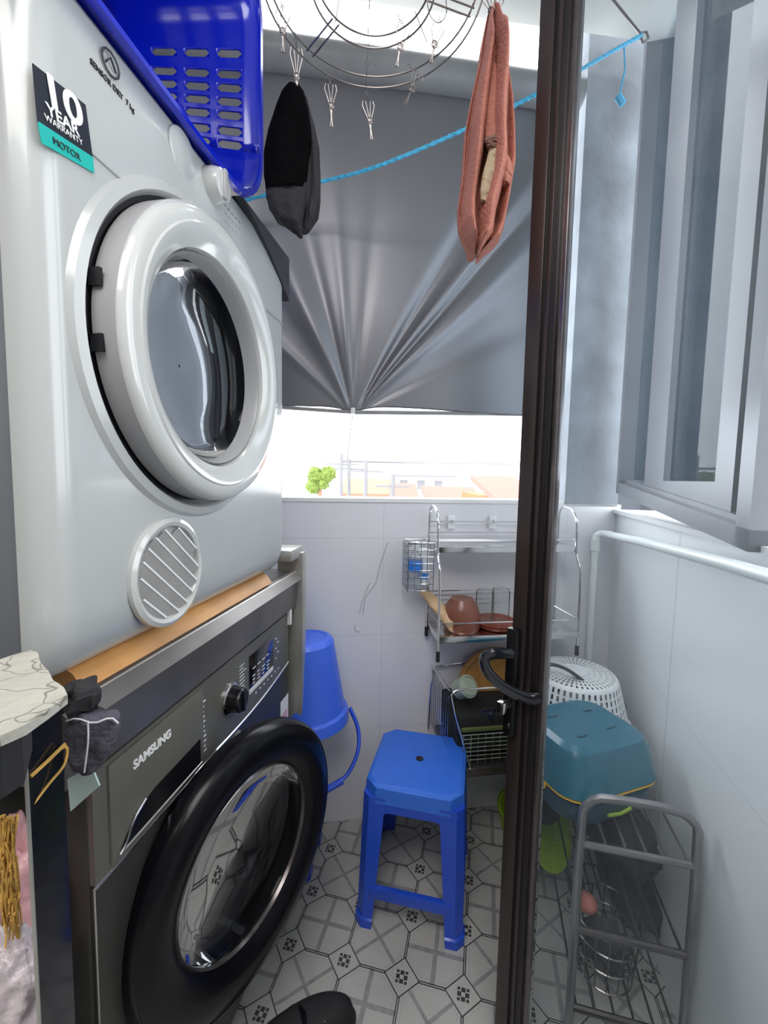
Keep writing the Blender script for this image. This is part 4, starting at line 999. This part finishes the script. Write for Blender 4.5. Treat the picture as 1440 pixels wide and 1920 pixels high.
# raffia bundle
b = MB()
for i in range(46):
    x0 = random.uniform(-12, 26); P__ = []
    for k in range(8):
        yy = 1535+k*random.uniform(24, 34)+random.uniform(-8, 8); xx = x0*.6+8+14*math.sin(k*.9+i)*.5+k*1.2+random.uniform(-5, 5); P__.append(at(xx, yy, .36+.012*math.sin(i*1.7+k)))
    b.tube(P__, .0008, 5, smooth=1)
o = b.build('raffia_bundle', 'raffia'); tag(o, 'tangled golden raffia string hanging under the counter', 'string')
crumple('plastic_bag', at(22, 1720, .45), (.055, .035, .10), 'bag_pink', 'pink plastic bag hanging behind the raffia string', 'bag', 2, 60, .25, 9)
crumple('plastic_bag', at(20, 1868, .36), (.04, .03, .06), 'bag_clear', 'crumpled whitish translucent bag at the bottom left corner', 'bag', 11, 60, .25, 12)
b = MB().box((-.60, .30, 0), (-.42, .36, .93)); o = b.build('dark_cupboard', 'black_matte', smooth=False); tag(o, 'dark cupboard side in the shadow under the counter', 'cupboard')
# grey cloth stuffed at the corner
ck = at(165, 1340, .40)
t = thing('cloth_rag', 'grey rag stuffed in the gap beside the steel stand', 'rag', ck)
hang('rag_body', [(1335, 150, 200), (1345, 136, 222), (1365, 124, 224), (1390, 120, 216), (1415, 126, 205), (1435, 138, 190), (1450, 152, 172)], .40, .012, 'cloth_grey', t, 3, .5, 4, loc=ck)
hang('rag_knot', [(1276, 140, 158), (1285, 126, 180), (1300, 122, 186), (1318, 118, 184), (1332, 124, 176), (1345, 138, 168)], .405, .016, 'black_matte', t, 5, .7, 1, loc=ck, label='dark knotted top of the rag')
MB().tube([at(165, 1352, .386)-ck, at(166, 1385, .384)-ck, at(162, 1420, .386)-ck, at(158, 1448, .388)-ck], .0009, 5, smooth=1).build('seam', 'thread', t)
MB().tube([at(124, 1352, .39)-ck, at(145, 1346, .386)-ck, at(175, 1358, .386)-ck, at(208, 1344, .39)-ck, at(222, 1356, .392)-ck], .0009, 5, smooth=1).build('seam', 'thread', t)
pl = [at(x, y, .405) for x, y in ((126, 1462), (172, 1440), (186, 1474), (132, 1522))]
o = MB().prism(pl, (0, .002, 0)).build('pale_card', 'pale_card', smooth=False); tag(o, 'pale mint card tucked below the grey rag', 'card')

# shoe at the bottom
t = thing('shoe', 'black shoe on the floor at the bottom edge', 'shoe', onz(560, 1968, 0), R(-66))
def sole(k, z, e=0):
    P = []
    for i in range(36):
        a = 2*PI*i/36; x = .046*math.sin(a)*(1+.12*math.cos(a))*k; y = .12*math.cos(a)*k; P.append((x, y+.0+e, z))
    return P
MB().loft([sole(.97, 0), sole(1, .008), sole(1, .020), sole(.97, .022)]).build('sole', 'rubber', t)
MB().loft([sole(.97, .021), sole(.95, .035), sole(.88, .050, .004), sole(.72, .062, .010), sole(.5, .068, .018), sole(.25, .070, .022)]).build('shoe_upper', 'black_matte', t, ang=60)
MB().tube([(-.045, -.02, .03), (-.03, .0, .060), (0, .012, .072), (.03, .0, .060), (.045, -.02, .03)], .007, 8, flat=.6, smooth=2).build('strap', 'black', t)
for x in (-.018, .018): MB().lathe([(.007, 0), (.006, .003), (.001, .004)], 16, Matrix.Translation((x, .045, .064))).build('stud', 'steel_dark', t)

# ------------------------------------------------------------------ outside
b = MB().box((1.02, 2.05, -1), (1.75, 2.5, 4.2)); t = thing('neighbour_building', 'grey concrete neighbouring building seen through the side window', 'building', (1.4, 2.4, -1))
bpy.data.meshes
b.bm.free()
def nb(lo, hi, nm, m): o = MB().box([lo[i]-(1.4, 2.4, -1)[i] for i in range(3)], [hi[i]-(1.4, 2.4, -1)[i] for i in range(3)]).build(nm, m, t, smooth=False); return o
nb((1.46, 2.45, -1), (1.80, 2.7, 4.2), 'wall', 'concrete_dark'); nb((1.80, 2.45, 1.86), (4.6, 2.7, 4.4), 'upper_wall', 'concrete_dark')
def house(px0, px1, ytop, Y, wall, roof, label, rh=.8):
    A, B = at(px0, 900, Y), at(px1, 900, Y); zt = at((px0+px1)/2, ytop, Y).z; w_ = B.x-A.x; dpt = 6
    t = thing('house', label, 'house', (A.x, Y, -5))
    MB().box((0, 0, 0), (w_, dpt, zt+5-rh)).build('wall', wall, t, smooth=False)
    MB().prism([(-.3, -.5, zt+5-rh), (w_+.3, -.5, zt+5-rh), (w_+.3, dpt/2, zt+5), (-.3, dpt/2, zt+5)], (0, 0, -.15)).build('roof', roof, t, smooth=False)
    for i in range(max(1, int(w_/1.6))):
        MB().box((.5+i*1.6, -.03, zt+5-rh-1.3), (1.2+i*1.6, .05, zt+5-rh-.5)).build('window', 'grey_far', t, smooth=False)
house(648, 735, 898, 24, 'wall_cream', 'roof_brown', 'far house with a long brown roof right of the pole')
house(745, 775, 908, 17, 'wall_cream', 'roof_red', 'small far house with a red roof between the brown roof and the wide one')
house(812, 900, 915, 21, 'wall_cream', 'roof_red', 'wide far house with a faded red roof behind the wire rack')
house(955, 1010, 892, 10, 'wall_orange', 'roof_red', 'orange walled house nearest the door frame', .6)
house(560, 640, 922, 30, 'wall_cream', 'grey_far', 'far pale house left of the pole', .3)
house(740, 850, 885, 40, 'wall_cream', 'grey_far', 'distant pale block above the red roofs', .3)
for px, yt, Y, lb in ((640, 850, 16, 'left utility pole beyond the tree'), (655, 860, 17, 'utility pole standing next to the leftmost one'), (686, 862, 15, 'slim utility pole in front of the brown roof'), (737, 890, 15, 'dark utility pole at the right end of the brown roof')):
    p = at(px, yt, Y); o = MB().tube([(0, 0, -6-p.z), (0, 0, 0)], .07, 8); o.tube([(-.6, 0, -.4), (.6, 0, -.4)], .04, 6); o = o.build('utility_pole', 'grey_far'); o.location = p; tag(o, lb, 'pole', 'utility poles outside')
for i, (y0_, y1_, lb) in enumerate(((864, 868, 'upper overhead cable outside'), (866, 871, 'lower overhead cable outside'))):
    o = MB().tube([at(640, y0_, 16), at(720, y0_+2, 16), at(980, y1_, 16)], .02, 6).build('overhead_cable', 'grey_far'); tag(o, lb, 'cable')
t = thing('tree', 'pale green tree beyond the low wall at the left', 'tree', at(600, 905, 22))
for i in range(9):
    b = MB()
    def f(u, v, i=i):
        a, ph = 2*PI*u, PI*v; d = Vector((math.sin(ph)*math.cos(a), math.sin(ph)*math.sin(a), math.cos(ph)))
        return Vector((random.Random(i).uniform(-.5, .5), 0, random.Random(i+20).uniform(-.3, .5)))+d*.35*(1+.5*noise.noise(d*3+Vector((i, 0, 0))))
    b.grid(f, 18, 12, closed_u=True).build('crown', 'leaf', t)
MB().tube([(0, 0, -5), (0, 0, 0)], .1, 8).build('trunk', 'roof_brown', t)
